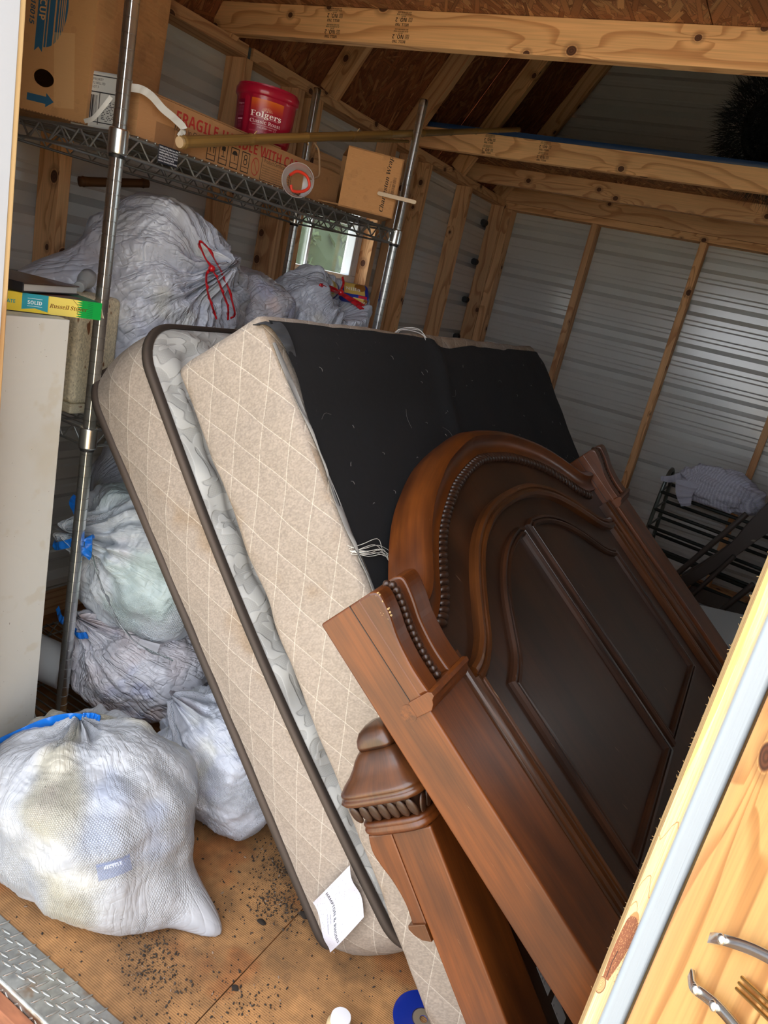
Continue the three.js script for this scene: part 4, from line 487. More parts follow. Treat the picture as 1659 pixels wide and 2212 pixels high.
// ---------------------------------------------------------------- bin bags
function bagGeo({ c, r, seed, neck, puff = 0.03, fold = 0.03, nf = 17, lobes = [], floor = -9, planes = [], seg = 200, open = 0, wr = 0.0035, pw = 2.5 }) {
  const N = V(...neck).normalize(), q = new THREE.Quaternion().setFromUnitVectors(V(0, 1, 0), N), g = new THREE.SphereGeometry(1, seg, Math.round(seg * 0.7)), p = g.attributes.position, d = V(), X = V(1, 0, 0).applyQuaternion(q), Z = V(0, 0, 1).applyQuaternion(q), uv = g.attributes.uv, L = lobes.map(([v, a, s]) => [V(...v).normalize(), a, s]);
  for (let i = 0; i < p.count; i++) {
    d.fromBufferAttribute(p, i).applyQuaternion(q).normalize();
    const th = Math.acos(clamp(d.dot(N), -1, 1)), ph = Math.atan2(d.dot(Z), d.dot(X)), cp = Math.cos(ph), sp = Math.sin(ph);
    let k = 1 / Math.pow(Math.pow(Math.abs(d.x / r[0]), pw) + Math.pow(Math.abs(d.y / r[1]), pw) + Math.pow(Math.abs(d.z / r[2]), pw), 1 / pw);
    const S = seed * 3.1; k *= 1 + 0.16 * fbm3(d.x * 1.7 + S, d.y * 1.7, d.z * 1.7, 2) + 0.05 * n3(d.x * 3.4 + S, d.y * 3.4, d.z * 3.4);
    const w = 2.2 * n3(cp * 1.5 + S, sp * 1.5, th * 1.5), e1 = Math.exp(-th / 0.3), e2 = Math.exp(-th / 0.85);
    k += fold * e1 * Math.sin(ph * nf + w * 2) * smooth(0, 0.06, th) + fold * 0.45 * e2 * Math.sin(ph * Math.round(nf * 0.6) + w * 3 + 1);
    k += puff * Math.exp(-Math.pow(th / 0.2, 2)) - 0.35 * puff * Math.exp(-Math.pow((th - 0.34) / 0.12, 2));
    for (const [v, a, s] of L) { const t = Math.acos(clamp(d.dot(v), -1, 1)); k += a * Math.exp(-t * t / (s * s)); }
    const m = 3 * n3(d.x * 2 + S, d.y * 2 + 9, d.z * 2), r1 = 1 - Math.abs(n3(d.x * 9 + m, d.y * 5 + S, d.z * 9 - m)) * 2.6, r2 = 1 - Math.abs(n3(d.x * 20 + m * 2, d.y * 13 + S, d.z * 20)) * 2.6; k += wr * Math.max(0, r1) + wr * 0.5 * Math.max(0, r2);
    if (open) k *= 1 - 0.35 * smooth(open, open * 0.55, th);
    d.multiplyScalar(k).add(V(...c)); for (const [nx, ny, nz, o] of planes) { const s = nx * d.x + ny * d.y + nz * d.z - o; if (s < 0) { d.x -= nx * s; d.y -= ny * s; d.z -= nz * s; } }
    if (d.y < floor) d.y = floor + 0.002 * Math.abs(n3(d.x * 30, 3, d.z * 30)); p.setXYZ(i, d.x, d.y, d.z); uv.setXY(i, uv.getX(i) * 3, uv.getY(i) * 1.6);
  }
  g.computeVertexNormals(); return g;
}
const tintW = bagTint(700, [170, 173, 180], [[182, 174, 148, 2, 0.5, 0.6], [138, 152, 188, 3, 0.62, 0.5], [182, 164, 162, 3, 0.68, 0.4]]), tintG = bagTint(731, [186, 190, 202], [[204, 200, 176, 3, 0.6, 0.5], [150, 140, 146, 4, 0.6, 0.6], [176, 180, 214, 4, 0.62, 0.5]]), tintP = bagTint(761, [190, 190, 198], [[190, 176, 178, 4, 0.55, 0.5], [226, 196, 186, 5, 0.64, 0.5], [170, 176, 206, 5, 0.64, 0.6]]);
const bagFront = bagMat(tintW, bumpEmboss, 0.007), bagCool = bagMat(tintG, bumpPlain, 0.006, 0.3), bagPink = bagMat(tintP, bumpPlain, 0.008), bagSide = bagMat(bagTint(811, [192, 198, 204], [[180, 200, 198, 3, 0.5, 0.7], [232, 214, 226, 4, 0.6, 0.4]]), bumpEmboss, 0.006);
function bag(label, o, mat, group) { const t = thing('trash_bag', label, 'trash bag', group); const m = part(t, 'bag_film', bagGeo(o), mat); return t; }
const tie = (t, pts, w, mat, wd = [0, 0, 1]) => part(t, 'drawstring', ribbonGeo(pts, w, 0.0015, wd, 36, 0.0022, 3), mat);
{ // front bag with the blue drawstring
  const t = bag('big white trash bag with long blue drawstring standing right inside the doorway', { c: [-0.955, 0.152, -0.915], r: [0.212, 0.15, 0.178], seed: 2, neck: [-0.42, 0.85, -0.1], puff: 0.006, fold: 0.016, nf: 15, pw: 2.9, wr: 0.0016, lobes: [[[0.85, -0.5, 0.0], 0.07, 0.42], [[0.9, -0.40, -0.16], 0.10, 0.13], [[0.25, 0.9, -0.25], 0.03, 0.45]], floor: 0.002, seg: 260, planes: [[1, 0, 0, -1.215]] }, bagFront);
  tie(t, [[-1.03, 0.318, -0.94], [-1.055, 0.312, -0.92], [-1.085, 0.292, -0.895], [-1.115, 0.262, -0.865], [-1.15, 0.225, -0.84]], (k) => 0.014 + 0.03 * k, tieBlue, [-0.35, 0.75, 0.35]); tie(t, [[-1.0, 0.322, -0.955], [-1.015, 0.322, -0.95], [-1.032, 0.318, -0.94]], 0.016, tieBlue, [0, 1, 0]);
  const film = t.children[0]; film.updateMatrixWorld(true); const dm = std({ transparent: true, polygonOffset: true, polygonOffsetFactor: -4, roughness: 0.4, map: canvasTex(256, 192, (g, w, h) => { g.clearRect(0, 0, w, h); g.fillStyle = 'rgba(132,148,192,0.38)'; g.fillRect(8, 30, w - 30, h - 60); g.fillStyle = 'rgba(110,126,178,0.5)'; g.fillRect(8, 46, w - 30, 5); g.fillStyle = 'rgb(205,212,232)'; g.font = 'bold 30px sans-serif'; g.fillText('RECYCLE', 54, 86); g.font = 'bold 17px sans-serif'; g.fillText('remember to', 66, 66); }) });
  part(t, 'printed_wrapper', new DecalGeometry(film, V(-0.755, 0.2, -0.80), new THREE.Euler(-0.5, 0.8, 0.62), V(0.066, 0.052, 0.12)), dm);
}
bag('white trash bag lying on the floor between the mattress and the big front bag', { c: [-0.875, 0.15, -1.25], r: [0.155, 0.155, 0.145], seed: 5, neck: [-0.5, 0.7, 0.5], puff: 0.03, fold: 0.018, nf: 13, lobes: [[[0.8, -0.3, 0.2], 0.03, 0.6], [[0.2, 0.9, -0.4], 0.03, 0.4]], floor: 0.002, seg: 190 }, bagMat(tintG, bumpEmboss, 0.006));
{
  const t = bag('grey white trash bag on the bottom wire shelf below the blue tied bag', { c: [-1.24, 0.215, -1.34], r: [0.2, 0.14, 0.195], seed: 9, neck: [-0.45, 0.55, 0.75], puff: 0.03, fold: 0.02, nf: 17, floor: 0.086, seg: 200, lobes: [[[0.7, 0.2, -0.4], 0.03, 0.5]] }, bagPink);
  tie(t, [[-1.395, 0.35, -1.15], [-1.365, 0.335, -1.14], [-1.33, 0.345, -1.14]], 0.022, tieBlue, [0.2, 1, 0]); tie(t, [[-1.33, 0.33, -1.15], [-1.305, 0.318, -1.14], [-1.28, 0.325, -1.15]], 0.02, tieBlue, [0, 1, 0.3]);
  part(t, 'paper_scrap', new THREE.BoxGeometry(0.05, 0.022, 0.001).rotateY(0.75).rotateX(-0.3).translate(-1.13, 0.345, -1.205), paper);
}
{
  const t = bag('bulging white trash bag with blue knotted ties behind the chrome front post', { c: [-1.29, 0.485, -1.36], r: [0.195, 0.2, 0.19], seed: 14, neck: [-0.3, 0.32, 0.85], puff: 0.045, fold: 0.03, nf: 19, floor: 0.3, seg: 230, lobes: [[[0.6, 0.5, 0.1], 0.03, 0.5], [[0.5, -0.5, 0.3], 0.02, 0.5]] }, bagSide);
  tie(t, [[-1.325, 0.6, -1.135], [-1.335, 0.63, -1.13], [-1.352, 0.655, -1.128], [-1.35, 0.67, -1.135]], 0.022, tieBlue, [1, 0.2, 0]); tie(t, [[-1.315, 0.575, -1.135], [-1.35, 0.55, -1.12], [-1.39, 0.53, -1.12], [-1.4, 0.53, -1.13]], 0.02, tieBlue, [0, 1, 0.2]); tie(t, [[-1.3, 0.575, -1.14], [-1.282, 0.59, -1.125], [-1.275, 0.565, -1.12], [-1.288, 0.54, -1.125]], 0.026, tieBlue, [0.7, 0.5, 0]);
  tie(t, [[-1.27, 0.55, -1.13], [-1.255, 0.5, -1.14], [-1.22, 0.44, -1.15], [-1.15, 0.37, -1.165], [-1.06, 0.33, -1.22]], 0.012, bagSide, [0.3, 0.6, 0.6]);
}
bag('trash bag tucked away under the middle wire shelf behind the blue tied bag', { c: [-1.5, 0.6, -1.62], r: [0.17, 0.17, 0.26], seed: 21, neck: [0.3, 0.2, -0.9], floor: 0.3, seg: 120 }, bagCool);
{
  const t = bag('lumpy trash bag with hanging red drawstrings on the middle wire shelf', { c: [-1.5, 1.11, -1.46], r: [0.165, 0.245, 0.215], seed: 25, neck: [0.72, 0.5, -0.12], puff: 0.03, fold: 0.03, nf: 21, floor: 0.856, seg: 250, wr: 0.004, lobes: [[[-0.35, -0.05, 0.9], 0.13, 0.35], [[0.2, 0.95, 0.1], 0.02, 0.4], [[0.6, 0.25, -0.6], 0.03, 0.4]] }, bagCool);
  const K = [-1.315, 1.235, -1.44]; tie(t, [K, [-1.325, 1.262, -1.418], [-1.332, 1.29, -1.404], [-1.330, 1.288, -1.42], [-1.320, 1.262, -1.446], [-1.305, 1.22, -1.478], [-1.298, 1.17, -1.51], [-1.298, 1.13, -1.53], [-1.302, 1.122, -1.52]], 0.009, tieRed, [0.3, 0.2, 1]);
  tie(t, [K, [-1.310, 1.222, -1.42], [-1.305, 1.185, -1.424], [-1.298, 1.15, -1.44], [-1.296, 1.118, -1.462]], 0.008, tieRed, [0.3, 0, 1]); tie(t, [K, [-1.306, 1.215, -1.455], [-1.300, 1.18, -1.478], [-1.296, 1.15, -1.498], [-1.298, 1.118, -1.508]], 0.008, tieRed, [0.3, 0, 1]); part(t, 'knot', new THREE.IcosahedronGeometry(0.009, 1).translate(...K), tieRed);
  solo('bottle', new THREE.LatheGeometry([[0, 0], [0.011, 0], [0.0125, 0.002], [0.0125, 0.016], [0.011, 0.018], [0.012, 0.02], [0.02, 0.05], [0.021, 0.07], [0, 0.07]].map((p) => new THREE.Vector2(...p)), 24).rotateX(-Math.PI / 2 + 0.3).rotateY(0.6).translate(-1.455, 1.135, -1.175), std({ color: lin(0.4, 0.42, 0.42), roughness: 0.4 }), 'grey capped bottle pressing against the bag above the notebook', 'bottle');
}
bag('smooth trash bag wedged between the two red tied bags', { c: [-1.5, 1.03, -1.81], r: [0.16, 0.21, 0.125], seed: 33, neck: [0, 0.3, -1], floor: 0.856, seg: 140, wr: 0.004, fold: 0.01 }, bagPink);
{
  const t = bag('open trash bag with red ties showing food packets on the middle shelf', { c: [-1.45, 1.055, -2.1], r: [0.165, 0.225, 0.2], seed: 41, neck: [0.55, 0.85, -0.05], puff: 0.0, fold: 0.03, nf: 19, floor: 0.856, seg: 220, open: 0.5, lobes: [[[0.2, -0.2, -0.8], 0.04, 0.5]] }, bagCool);
  tie(t, [[-1.365, 1.228, -2.11], [-1.35, 1.232, -2.05], [-1.345, 1.24, -1.985], [-1.35, 1.245, -1.96], [-1.355, 1.245, -1.99], [-1.36, 1.24, -2.06], [-1.365, 1.228, -2.12]], 0.009, tieRed, [0.5, 0.8, 0]); tie(t, [[-1.362, 1.232, -2.1], [-1.375, 1.262, -2.13], [-1.39, 1.28, -2.14]], 0.009, tieRed, [1, 0, 0.4]); tie(t, [[-1.36, 1.23, -2.1], [-1.335, 1.21, -2.15], [-1.318, 1.192, -2.19]], 0.013, tieRed, [0.6, 0.7, 0]); tie(t, [[-1.358, 1.228, -2.12], [-1.328, 1.212, -2.17], [-1.322, 1.205, -2.2]], 0.01, tieRed, [0.6, 0.7, 0]); part(t, 'knot', new THREE.IcosahedronGeometry(0.011, 1).translate(-1.362, 1.232, -2.105), tieRed);
  const cn = solo('food_can', new THREE.CylinderGeometry(0.03, 0.03, 0.09, 28).rotateX(Math.PI / 2 - 0.15).rotateY(0.25).translate(-1.41, 1.235, -2.1), [std({ roughness: 0.5, map: canvasTex(256, 128, (g, w, h) => { g.fillStyle = 'rgb(214,208,176)'; g.fillRect(0, 0, w, h); g.fillStyle = 'rgb(34,52,140)'; g.fillRect(0, 84, w, 18); g.fillStyle = 'rgb(200,206,226)'; g.fillRect(0, 104, w, 24); g.fillStyle = 'rgb(206,180,64)'; g.fillRect(40, 20, 60, 30); g.fillStyle = 'rgb(60,90,60)'; g.font = 'bold 22px serif'; g.fillText('CORN', 110, 60); }) }), steel, steel], 'small can with blue band lying in the open red tied bag', 'can');
  const ck = solo('cookie_packet', softBox(0.105, 0.085, 0.04, 0.018, [12, 10, 6], 0.01, 4, 0.105, -0.12, 0.5).rotateX(-0.95).rotateY(0.75).translate(-1.375, 1.235, -2.2), std({ roughness: 0.3, map: canvasTex(128, 128, (g, w, h) => { g.fillStyle = 'rgb(34,52,150)'; g.fillRect(0, 0, w, h); g.fillStyle = 'rgb(222,186,96)'; g.fillRect(20, 26, 88, 70); g.fillStyle = 'rgb(150,96,40)'; g.beginPath(); g.arc(88, 50, 24, 0, 6.3); g.fill(); g.fillStyle = 'rgb(245,240,230)'; g.font = 'bold 26px serif'; g.fillText('Nilla', 26, 74); g.fillStyle = 'rgb(200,40,60)'; g.fillRect(80, 98, 40, 16); }) }), 'blue and gold food packet poking out of the open bag', 'packet');
}
// ---------------------------------------------------------------- things on the top shelf
const T0 = 1.466;
function panelBox(parent, w, h, d, mats, name = 'carton') { return part(parent, name, new RoundedBoxGeometry(w, h, d, 1, 0.0025), mats); }
{ // fruit juice carton with hand hole; local x runs right along its front, y up, z out of the front
  const t = frameAt(thing('cardboard_box', 'brown SUNCUP carton with oval hand hole standing on the top shelf', 'box'), [-1.445, T0 + 0.003, -1.142], [0.972, -0.035, -0.235], [0.035, 1, 0], [0.235, 0, 0.972]);
  const W = 0.34, H = 0.32, D = 0.24, face = shapeOf([[-W, 0], [0, 0], [0, H], [-W, H]]), hole = new THREE.Path(); hole.absellipse(-0.11, 0.068, 0.027, 0.0165, 0, Math.PI * 2, true, -0.12); face.holes.push(hole);
  const fg = new THREE.ExtrudeGeometry(face, { depth: 0.004, bevelEnabled: false, curveSegments: 20 }), uv = fg.attributes.uv, p = fg.attributes.position; for (let i = 0; i < p.count; i++) uv.setXY(i, (p.getX(i) + W) / W, p.getY(i) / H); fg.translate(0, 0, -0.004);
  const print = canvasTex(1020, 960, (g, w, h) => { cardboardTone(8, '190,142,92')(g, w, h); const px = (a) => w - a * 0.77 * 3000, py = (b) => h - b * 3000; g.fillStyle = 'rgb(40,92,124)';
    g.beginPath(); g.moveTo(px(0.19), py(0.034)); g.lineTo(px(0.19), py(0.02)); g.lineTo(px(0.128), py(0.02)); g.lineTo(px(0.128), py(0.0135)); g.lineTo(px(0.102), py(0.027)); g.lineTo(px(0.128), py(0.041)); g.lineTo(px(0.128), py(0.034)); g.fill();
    g.save(); g.beginPath(); g.ellipse(px(0.152), py(0.205), 152, 240, 0, -Math.PI / 2, Math.PI / 2); g.clip(); for (const [a, b] of [[0.152, 0.146], [0.143, 0.126], [0.121, 0.114], [0.111, 0.107], [0.104, 0.101], [0.098, 0.096], [0.093, 0.086]]) g.fillRect(px(a), 0, px(b) - px(a), h); g.restore();
    g.beginPath(); g.moveTo(px(0.18), py(0.32)); g.lineTo(px(0.155), py(0.32)); g.lineTo(px(0.155), py(0.115)); g.lineTo(px(0.1675), py(0.124)); g.lineTo(px(0.18), py(0.115)); g.fill();
    g.save(); g.translate(px(0.1745), py(0.255)); g.rotate(Math.PI / 2); g.fillStyle = 'rgb(206,160,108)'; g.font = 'bold 62px sans-serif'; g.textBaseline = 'middle'; g.fillText('SUNCUP', 0, -22); g.restore();
    g.save(); g.translate(px(0.196), py(0.36)); g.rotate(Math.PI / 2); g.fillStyle = 'rgb(44,80,104)'; g.font = 'italic bold 50px sans-serif'; g.textBaseline = 'middle'; g.fillText('BETHLEHEM, PA 18015', 60, 0); g.restore(); g.fillStyle = 'rgba(214,174,124,0.5)'; g.save(); g.translate(px(0.075), py(0.05)); g.rotate(-0.12); g.fillRect(-70, -330, 150, 420); g.restore(); });
  part(t, 'front_panel', fg, std({ map: print, roughness: 0.85 }));
  const sh = (w, h, d, x, y, z) => part(t, 'side_panel', new THREE.BoxGeometry(w, h, d).translate(x, y, z), cardPlain); sh(0.004, H, D, -0.002, H / 2, -D / 2 - 0.004); sh(0.004, H, D, -W + 0.002, H / 2, -D / 2 - 0.004); sh(W, 0.004, D, -W / 2, H - 0.002, -D / 2 - 0.004); sh(W, H, 0.004, -W / 2, H / 2, -D); sh(W, 0.004, D, -W / 2, 0.002, -D / 2 - 0.004);
  const fl = []; for (let x = -W; x < 0; x += 0.008) fl.push(tubeGeo([[x, -0.001, 0.0005], [x + 0.004, 0.0015, 0.0005], [x + 0.008, -0.001, 0.0005]], 0.0006, 4, 4)); part(t, 'corrugated_edge', merge(fl), cardDark).userData.kind = 'stuff';
}
{ // white parcel with a shipping label
  const t = frameAt(thing('parcel', 'white parcel with shipping label and barcode beside the SUNCUP carton', 'parcel'), [-1.435, T0 + 0.055, -1.172], [0.985, 0, -0.17], [0, 1, 0], [0.17, 0, 0.985]);
  panelBox(t, 0.125, 0.108, 0.03, std({ color: lin(0.55, 0.56, 0.55), roughness: 0.6 }));
  part(t, 'shipping_label', new THREE.PlaneGeometry(0.115, 0.1).translate(0.002, 0, 0.0154), std({ roughness: 0.6, map: canvasTex(256, 224, (g, w, h) => { g.fillStyle = 'rgb(214,214,208)'; g.fillRect(0, 0, w, h); g.fillStyle = 'rgb(40,42,46)'; g.fillRect(0, 8, w, 4); g.font = '14px sans-serif'; g.fillText('PRIORITY', 96, 30); g.fillText('12 MILL RD', 96, 46); g.fillText('LOT 3', 96, 62); g.fillRect(0, 76, w, 5); g.fillRect(140, 76, 4, 140); const R = rng(4); for (let x = 8; x < 128; x += 3 + R() * 5) g.fillRect(x, 92, 1.5 + R() * 3, 100); for (let y = 110; y < 200; y += 7) for (let x = 160; x < 240; x += 7) if (R() < 0.5) g.fillRect(x, y, 7, 3); g.fillRect(0, 204, w, 4); }) }));
}
{ // long flat carton
  const t = thing('cardboard_box', 'long flat FRAGILE carton lying along the front of the top shelf', 'box'), L = 0.74, H = 0.088, D = 0.18; t.position.set(-1.316, T0, -1.165); t.rotation.y = -0.01;
  const print = canvasTex(2048, 244, (g, w, h) => { cardboardTone(18, '172,126,84')(g, w, h); const m = w / L; g.fillStyle = 'rgb(168,44,38)'; g.font = 'bold 92px sans-serif'; g.fillText('FRAGILE,HANDLE WITH CARE', 0.10 * m, 96);
    g.fillStyle = 'rgb(40,32,26)'; g.font = '40px sans-serif'; g.fillText('Made in China', 0.10 * m, 140); g.strokeStyle = 'rgb(40,32,26)'; g.lineWidth = 6; let x = 0.205 * m; for (const s of ['a', 'g', 'u', 's']) { g.strokeRect(x, 108, 74, 120); g.fillRect(x, 196, 74, 4); if (s === 'a') { for (const d of [0, 30]) { g.beginPath(); g.moveTo(x + 14 + d, 152); g.lineTo(x + 26 + d, 126); g.lineTo(x + 38 + d, 152); g.fill(); g.fillRect(x + 23 + d, 150, 6, 34); } } if (s === 'g') { g.fillRect(x + 20, 122, 34, 26); g.fillRect(x + 34, 148, 6, 32); g.fillRect(x + 20, 180, 34, 5); } if (s === 'u') { g.beginPath(); g.arc(x + 37, 148, 26, Math.PI, 0); g.fill(); g.fillRect(x + 35, 148, 5, 36); } if (s === 's') { g.beginPath(); g.arc(x + 37, 136, 14, 0, 6.3); g.stroke(); g.beginPath(); g.arc(x + 37, 166, 16, 0, 6.3); g.stroke(); } x += 108; }
    g.strokeStyle = 'rgb(168,44,38)'; g.lineWidth = 5; g.beginPath(); g.ellipse(x + 34, 170, 38, 54, 0, 0, 6.3); g.stroke(); g.beginPath(); g.moveTo(x + 8, 130); g.lineTo(x + 60, 210); g.stroke(); x += 96; g.strokeStyle = 'rgb(40,32,26)'; g.lineWidth = 4; g.strokeRect(x, 90, 320, 146); g.fillStyle = 'rgb(50,40,32)'; g.font = '30px sans-serif'; g.fillText('Product Certification', x + 20, 122); g.font = '13px sans-serif'; for (let k = 0; k < 6; k++) g.fillText('Manufactured and packed with care in approved plant', x + 12, 146 + k * 16); g.strokeRect(x + 340, 90, 160, 146); g.fillStyle = 'rgba(110,76,48,0.5)'; g.fillRect(0.05 * m, 130, 150, 110); });
  const ms = [0, 1, 2, 3, 4, 5].map((k) => k === 0 ? std({ map: print, roughness: 0.85 }) : cardPlain);
  const g = new THREE.BoxGeometry(D, H, L).translate(-D / 2, H / 2, -L / 2); part(t, 'carton', g, ms); part(t, 'lid_flap', new THREE.BoxGeometry(D + 0.002, 0.003, L * 0.6).translate(-D / 2, H + 0.002, -L * 0.32), cardDark);
  for (const [z, y] of [[0.0, 0.06]]) part(t, 'packing_tape', new THREE.BoxGeometry(0.05, 0.0008, L * 0.98).translate(-D / 2, H + 0.004, -L / 2), phys({ color: lin(0.3, 0.2, 0.12), roughness: 0.25 }));
}
{ // red plastic coffee canister
  const t = thing('coffee_canister', 'red plastic Folgers coffee canister standing on the long carton', 'canister'); t.position.set(-1.405, T0 + 0.0935, -1.655); t.rotation.y = -0.36; t.scale.set(0.94, 0.82, 0.94);
  const red = phys({ color: lin(0.36, 0.006, 0.03), roughness: 0.32, clearcoat: 0.3 }), n = 96, prof = [[0, 0], [0.068, 0], [0.072, 0.004], [0.0735, 0.01], [0.0755, 0.05], [0.078, 0.12], [0.0785, 0.128], [0.081, 0.13], [0.083, 0.134], [0.083, 0.15], [0.08, 0.155], [0.074, 0.156], [0.07, 0.152], [0, 0.152]], pos = [], idx = [];
  prof.forEach(([r, y], k) => { for (let i = 0; i < n; i++) { const a = i / n * Math.PI * 2, e = 0.36, c = Math.abs(Math.cos(a)), s = Math.abs(Math.sin(a)), q = 1 / Math.pow(Math.pow(c, 1 / e) + Math.pow(s, 1 / e), e); let R = r * lerp(1, q, 0.55); if (y > 0.012 && y < 0.124) { const g = Math.exp(-Math.pow((((a - 1.15) % 6.283) ) / 0.12, 2)) + Math.exp(-Math.pow((a - 2.0) / 0.12, 2)); R -= 0.006 * g; } pos.push(R * Math.cos(a), y, R * Math.sin(a)); } if (k) for (let i = 0; i < n; i++) { const a = (k - 1) * n + i, b = (k - 1) * n + (i + 1) % n; idx.push(a, a + n, b, b, a + n, b + n); } });
  let g = new THREE.BufferGeometry(); g.setAttribute('position', new THREE.Float32BufferAttribute(pos, 3)); g.setIndex(idx); g.computeVertexNormals(); part(t, 'tub', toCreasedNormals(g, 0.7), red); part(t, 'lid', new THREE.CylinderGeometry(0.0815, 0.0815, 0.008, 64).translate(0, 0.156, 0), phys({ color: lin(0.33, 0.005, 0.03), roughness: 0.3 }));
  const lab = (a0, a1, y0, y1, map, nm) => { const P = [], U = [], I = [], m = 24; for (let i = 0; i <= m; i++) for (let j = 0; j <= 1; j++) { const a = lerp(a0, a1, i / m), e = 0.36, q = 1 / Math.pow(Math.pow(Math.abs(Math.cos(a)), 1 / e) + Math.pow(Math.abs(Math.sin(a)), 1 / e), e), y = j ? y1 : y0, r = lerp(0.0735, 0.078, (y - 0.01) / 0.11) * lerp(1, q, 0.55) + 0.0007; P.push(r * Math.cos(a), y, r * Math.sin(a)); U.push(i / m, j); if (i < m && !j) { const k = i * 2; I.push(k, k + 1, k + 2, k + 2, k + 1, k + 3); } } const G = new THREE.BufferGeometry(); G.setAttribute('position', new THREE.Float32BufferAttribute(P, 3)); G.setAttribute('uv', new THREE.Float32BufferAttribute(U, 2)); G.setIndex(I); G.computeVertexNormals(); part(t, nm, G, phys({ map, roughness: 0.35, side: THREE.DoubleSide })); };
  lab(1.02, -0.12, 0.018, 0.118, canvasTex(320, 400, (g2, w, h) => { g2.fillStyle = 'rgb(158,14,46)'; g2.fillRect(0, 0, w, h); const gr = g2.createLinearGradient(0, 0, 0, 170); gr.addColorStop(0, 'rgb(214,106,28)'); gr.addColorStop(1, 'rgb(158,14,46)'); g2.fillStyle = gr; g2.fillRect(0, 0, w, 170); g2.strokeStyle = 'rgb(250,220,190)'; g2.lineWidth = 2; for (let k = 0; k < 15; k++) { const a = Math.PI * (1 + k / 14); g2.beginPath(); g2.moveTo(160 + 18 * Math.cos(a), 128 + 18 * Math.sin(a)); g2.lineTo(160 + 56 * Math.cos(a), 128 + 46 * Math.sin(a)); g2.stroke(); } g2.fillStyle = 'rgb(255,246,240)'; g2.beginPath(); g2.arc(160, 130, 10, Math.PI, 0); g2.fill(); g2.textAlign = 'center'; g2.font = 'bold 84px serif'; g2.fillText('Folgers', 160, 196); g2.fillRect(18, 206, 284, 2); g2.font = '52px serif'; g2.fillText('Classic Roast', 160, 268); g2.font = '14px sans-serif'; g2.fillText('MADE FROM MOUNTAIN GROWN BEANS', 160, 292); g2.fillText('MILD   MEDIUM   DARK', 160, 318); g2.strokeStyle = 'rgb(255,230,220)'; g2.strokeRect(112, 304, 60, 18); g2.beginPath(); g2.arc(262, 312, 12, 0, 6.3); g2.stroke(); g2.fillStyle = 'rgb(214,90,110)'; g2.font = 'bold 22px sans-serif'; g2.fillText('MAKES UP TO 240 CUPS', 130, 366); }), 'label');
  lab(1.72, 1.32, 0.025, 0.112, canvasTex(110, 360, (g2, w, h) => { g2.fillStyle = 'rgb(126,10,44)'; g2.fillRect(0, 0, w, h); g2.fillStyle = 'rgb(226,170,190)'; g2.textAlign = 'center'; g2.font = 'bold 26px serif'; g2.fillText('Folgers', 55, 60); g2.font = '9px sans-serif'; for (let k = 0; k < 8; k++) g2.fillText('great coffee since 1850', 55, 90 + k * 14); g2.fillRect(14, 220, 82, 18); for (let k = 0; k < 6; k++) g2.fillText('ground coffee', 55, 262 + k * 14); }), 'side_label');
}
{ // gift-wrap carton, lying open on its side
  const t = frameAt(thing('cardboard_box', 'small open Charleston Wrap carton overhanging the far end of the top shelf', 'box'), [-1.196, T0 + 0.002, -1.893], [0.786, 0, -0.618], [0, 1, 0], [0.618, 0, 0.786]);
  const W = 0.158, H = 0.157, D = 0.19, pan = (w, h, d, x, y, z, m = cardPlain) => part(t, 'carton_panel', new RoundedBoxGeometry(w, h, d, 1, 0.001).translate(x, y, z), m);
  const fm = std({ roughness: 0.85, map: canvasTex(480, 424, (g, w, h) => { cardboardTone(28, '188,136,86')(g, w, h); g.save(); g.translate(340, 400); g.rotate(-Math.PI / 2); g.fillStyle = 'rgb(38,30,24)'; g.font = 'italic bold 46px serif'; g.fillText('Charleston Wrap', 0, 44); g.font = '15px sans-serif'; g.fillText('I N D U S T R I A L', 120, 72); const R = rng(6); for (let x = 130; x < 260; x += 4 + R() * 4) g.fillRect(x, 82, 2, 26); g.restore(); }) });
  part(t, 'carton_panel', new THREE.BoxGeometry(W, H, 0.004).translate(0, H / 2, -0.002), [0, 1, 2, 3, 4, 5].map((k) => k === 4 ? fm : cardPlain)); pan(W, 0.004, D, 0, H - 0.002, -D / 2); pan(W, 0.004, D, 0, 0.002, -D / 2); pan(0.004, H, D, W / 2 - 0.002, H / 2, -D / 2); pan(W, H, 0.004, 0, H / 2, -D);
  const f2 = part(t, 'carton_flap', new THREE.BoxGeometry(0.1, 0.004, D - 0.02).translate(-0.05, 0, 0), cardDark); f2.position.set(-W / 2, 0.004, -D / 2); f2.rotation.z = 0.03;
}
// bamboo canes
function cane(label, a, b, r0, r1, nodes, group) { const A = V(...a), B = V(...b), d = B.clone().sub(A), L = d.length(), prof = [[0, 0]]; prof.push([r0 * 1.02, 0.001]); for (let k = 0; k <= nodes; k++) { const y = 0.012 + (L - 0.03) * k / nodes, r = lerp(r0, r1, k / nodes); prof.push([r * 0.97, y - 0.012 + (k ? 0 : 0.008)], [r * 1.0, y - 0.004], [r * 1.14, y], [r * 1.02, y + 0.004], [r * 0.97, y + 0.014]); } prof.push([r1, L - 0.002], [r1 * 0.7, L], [0, L]); const t = thing('bamboo_cane', label, 'cane'); t.position.copy(A); t.quaternion.setFromUnitVectors(V(0, 1, 0), d.normalize()); const bm = std({ map: bambooMap, roughness: 0.5 }); part(t, 'stalk', new THREE.LatheGeometry(prof.map((p) => new THREE.Vector2(p[0], p[1])), 18), bm); return t; }
const bambooMap = tex(128, 512, (u, v, o) => { const a = fb(u * 6, v * 10, 6, 10, 900, 4), b = fb(u * 40, v * 4, 40, 4, 902, 2), m = 0.8 + (a - 0.5) * 0.5 + (b - 0.5) * 0.2; o[0] = 176 * m; o[1] = 136 * m; o[2] = 72 * m; });
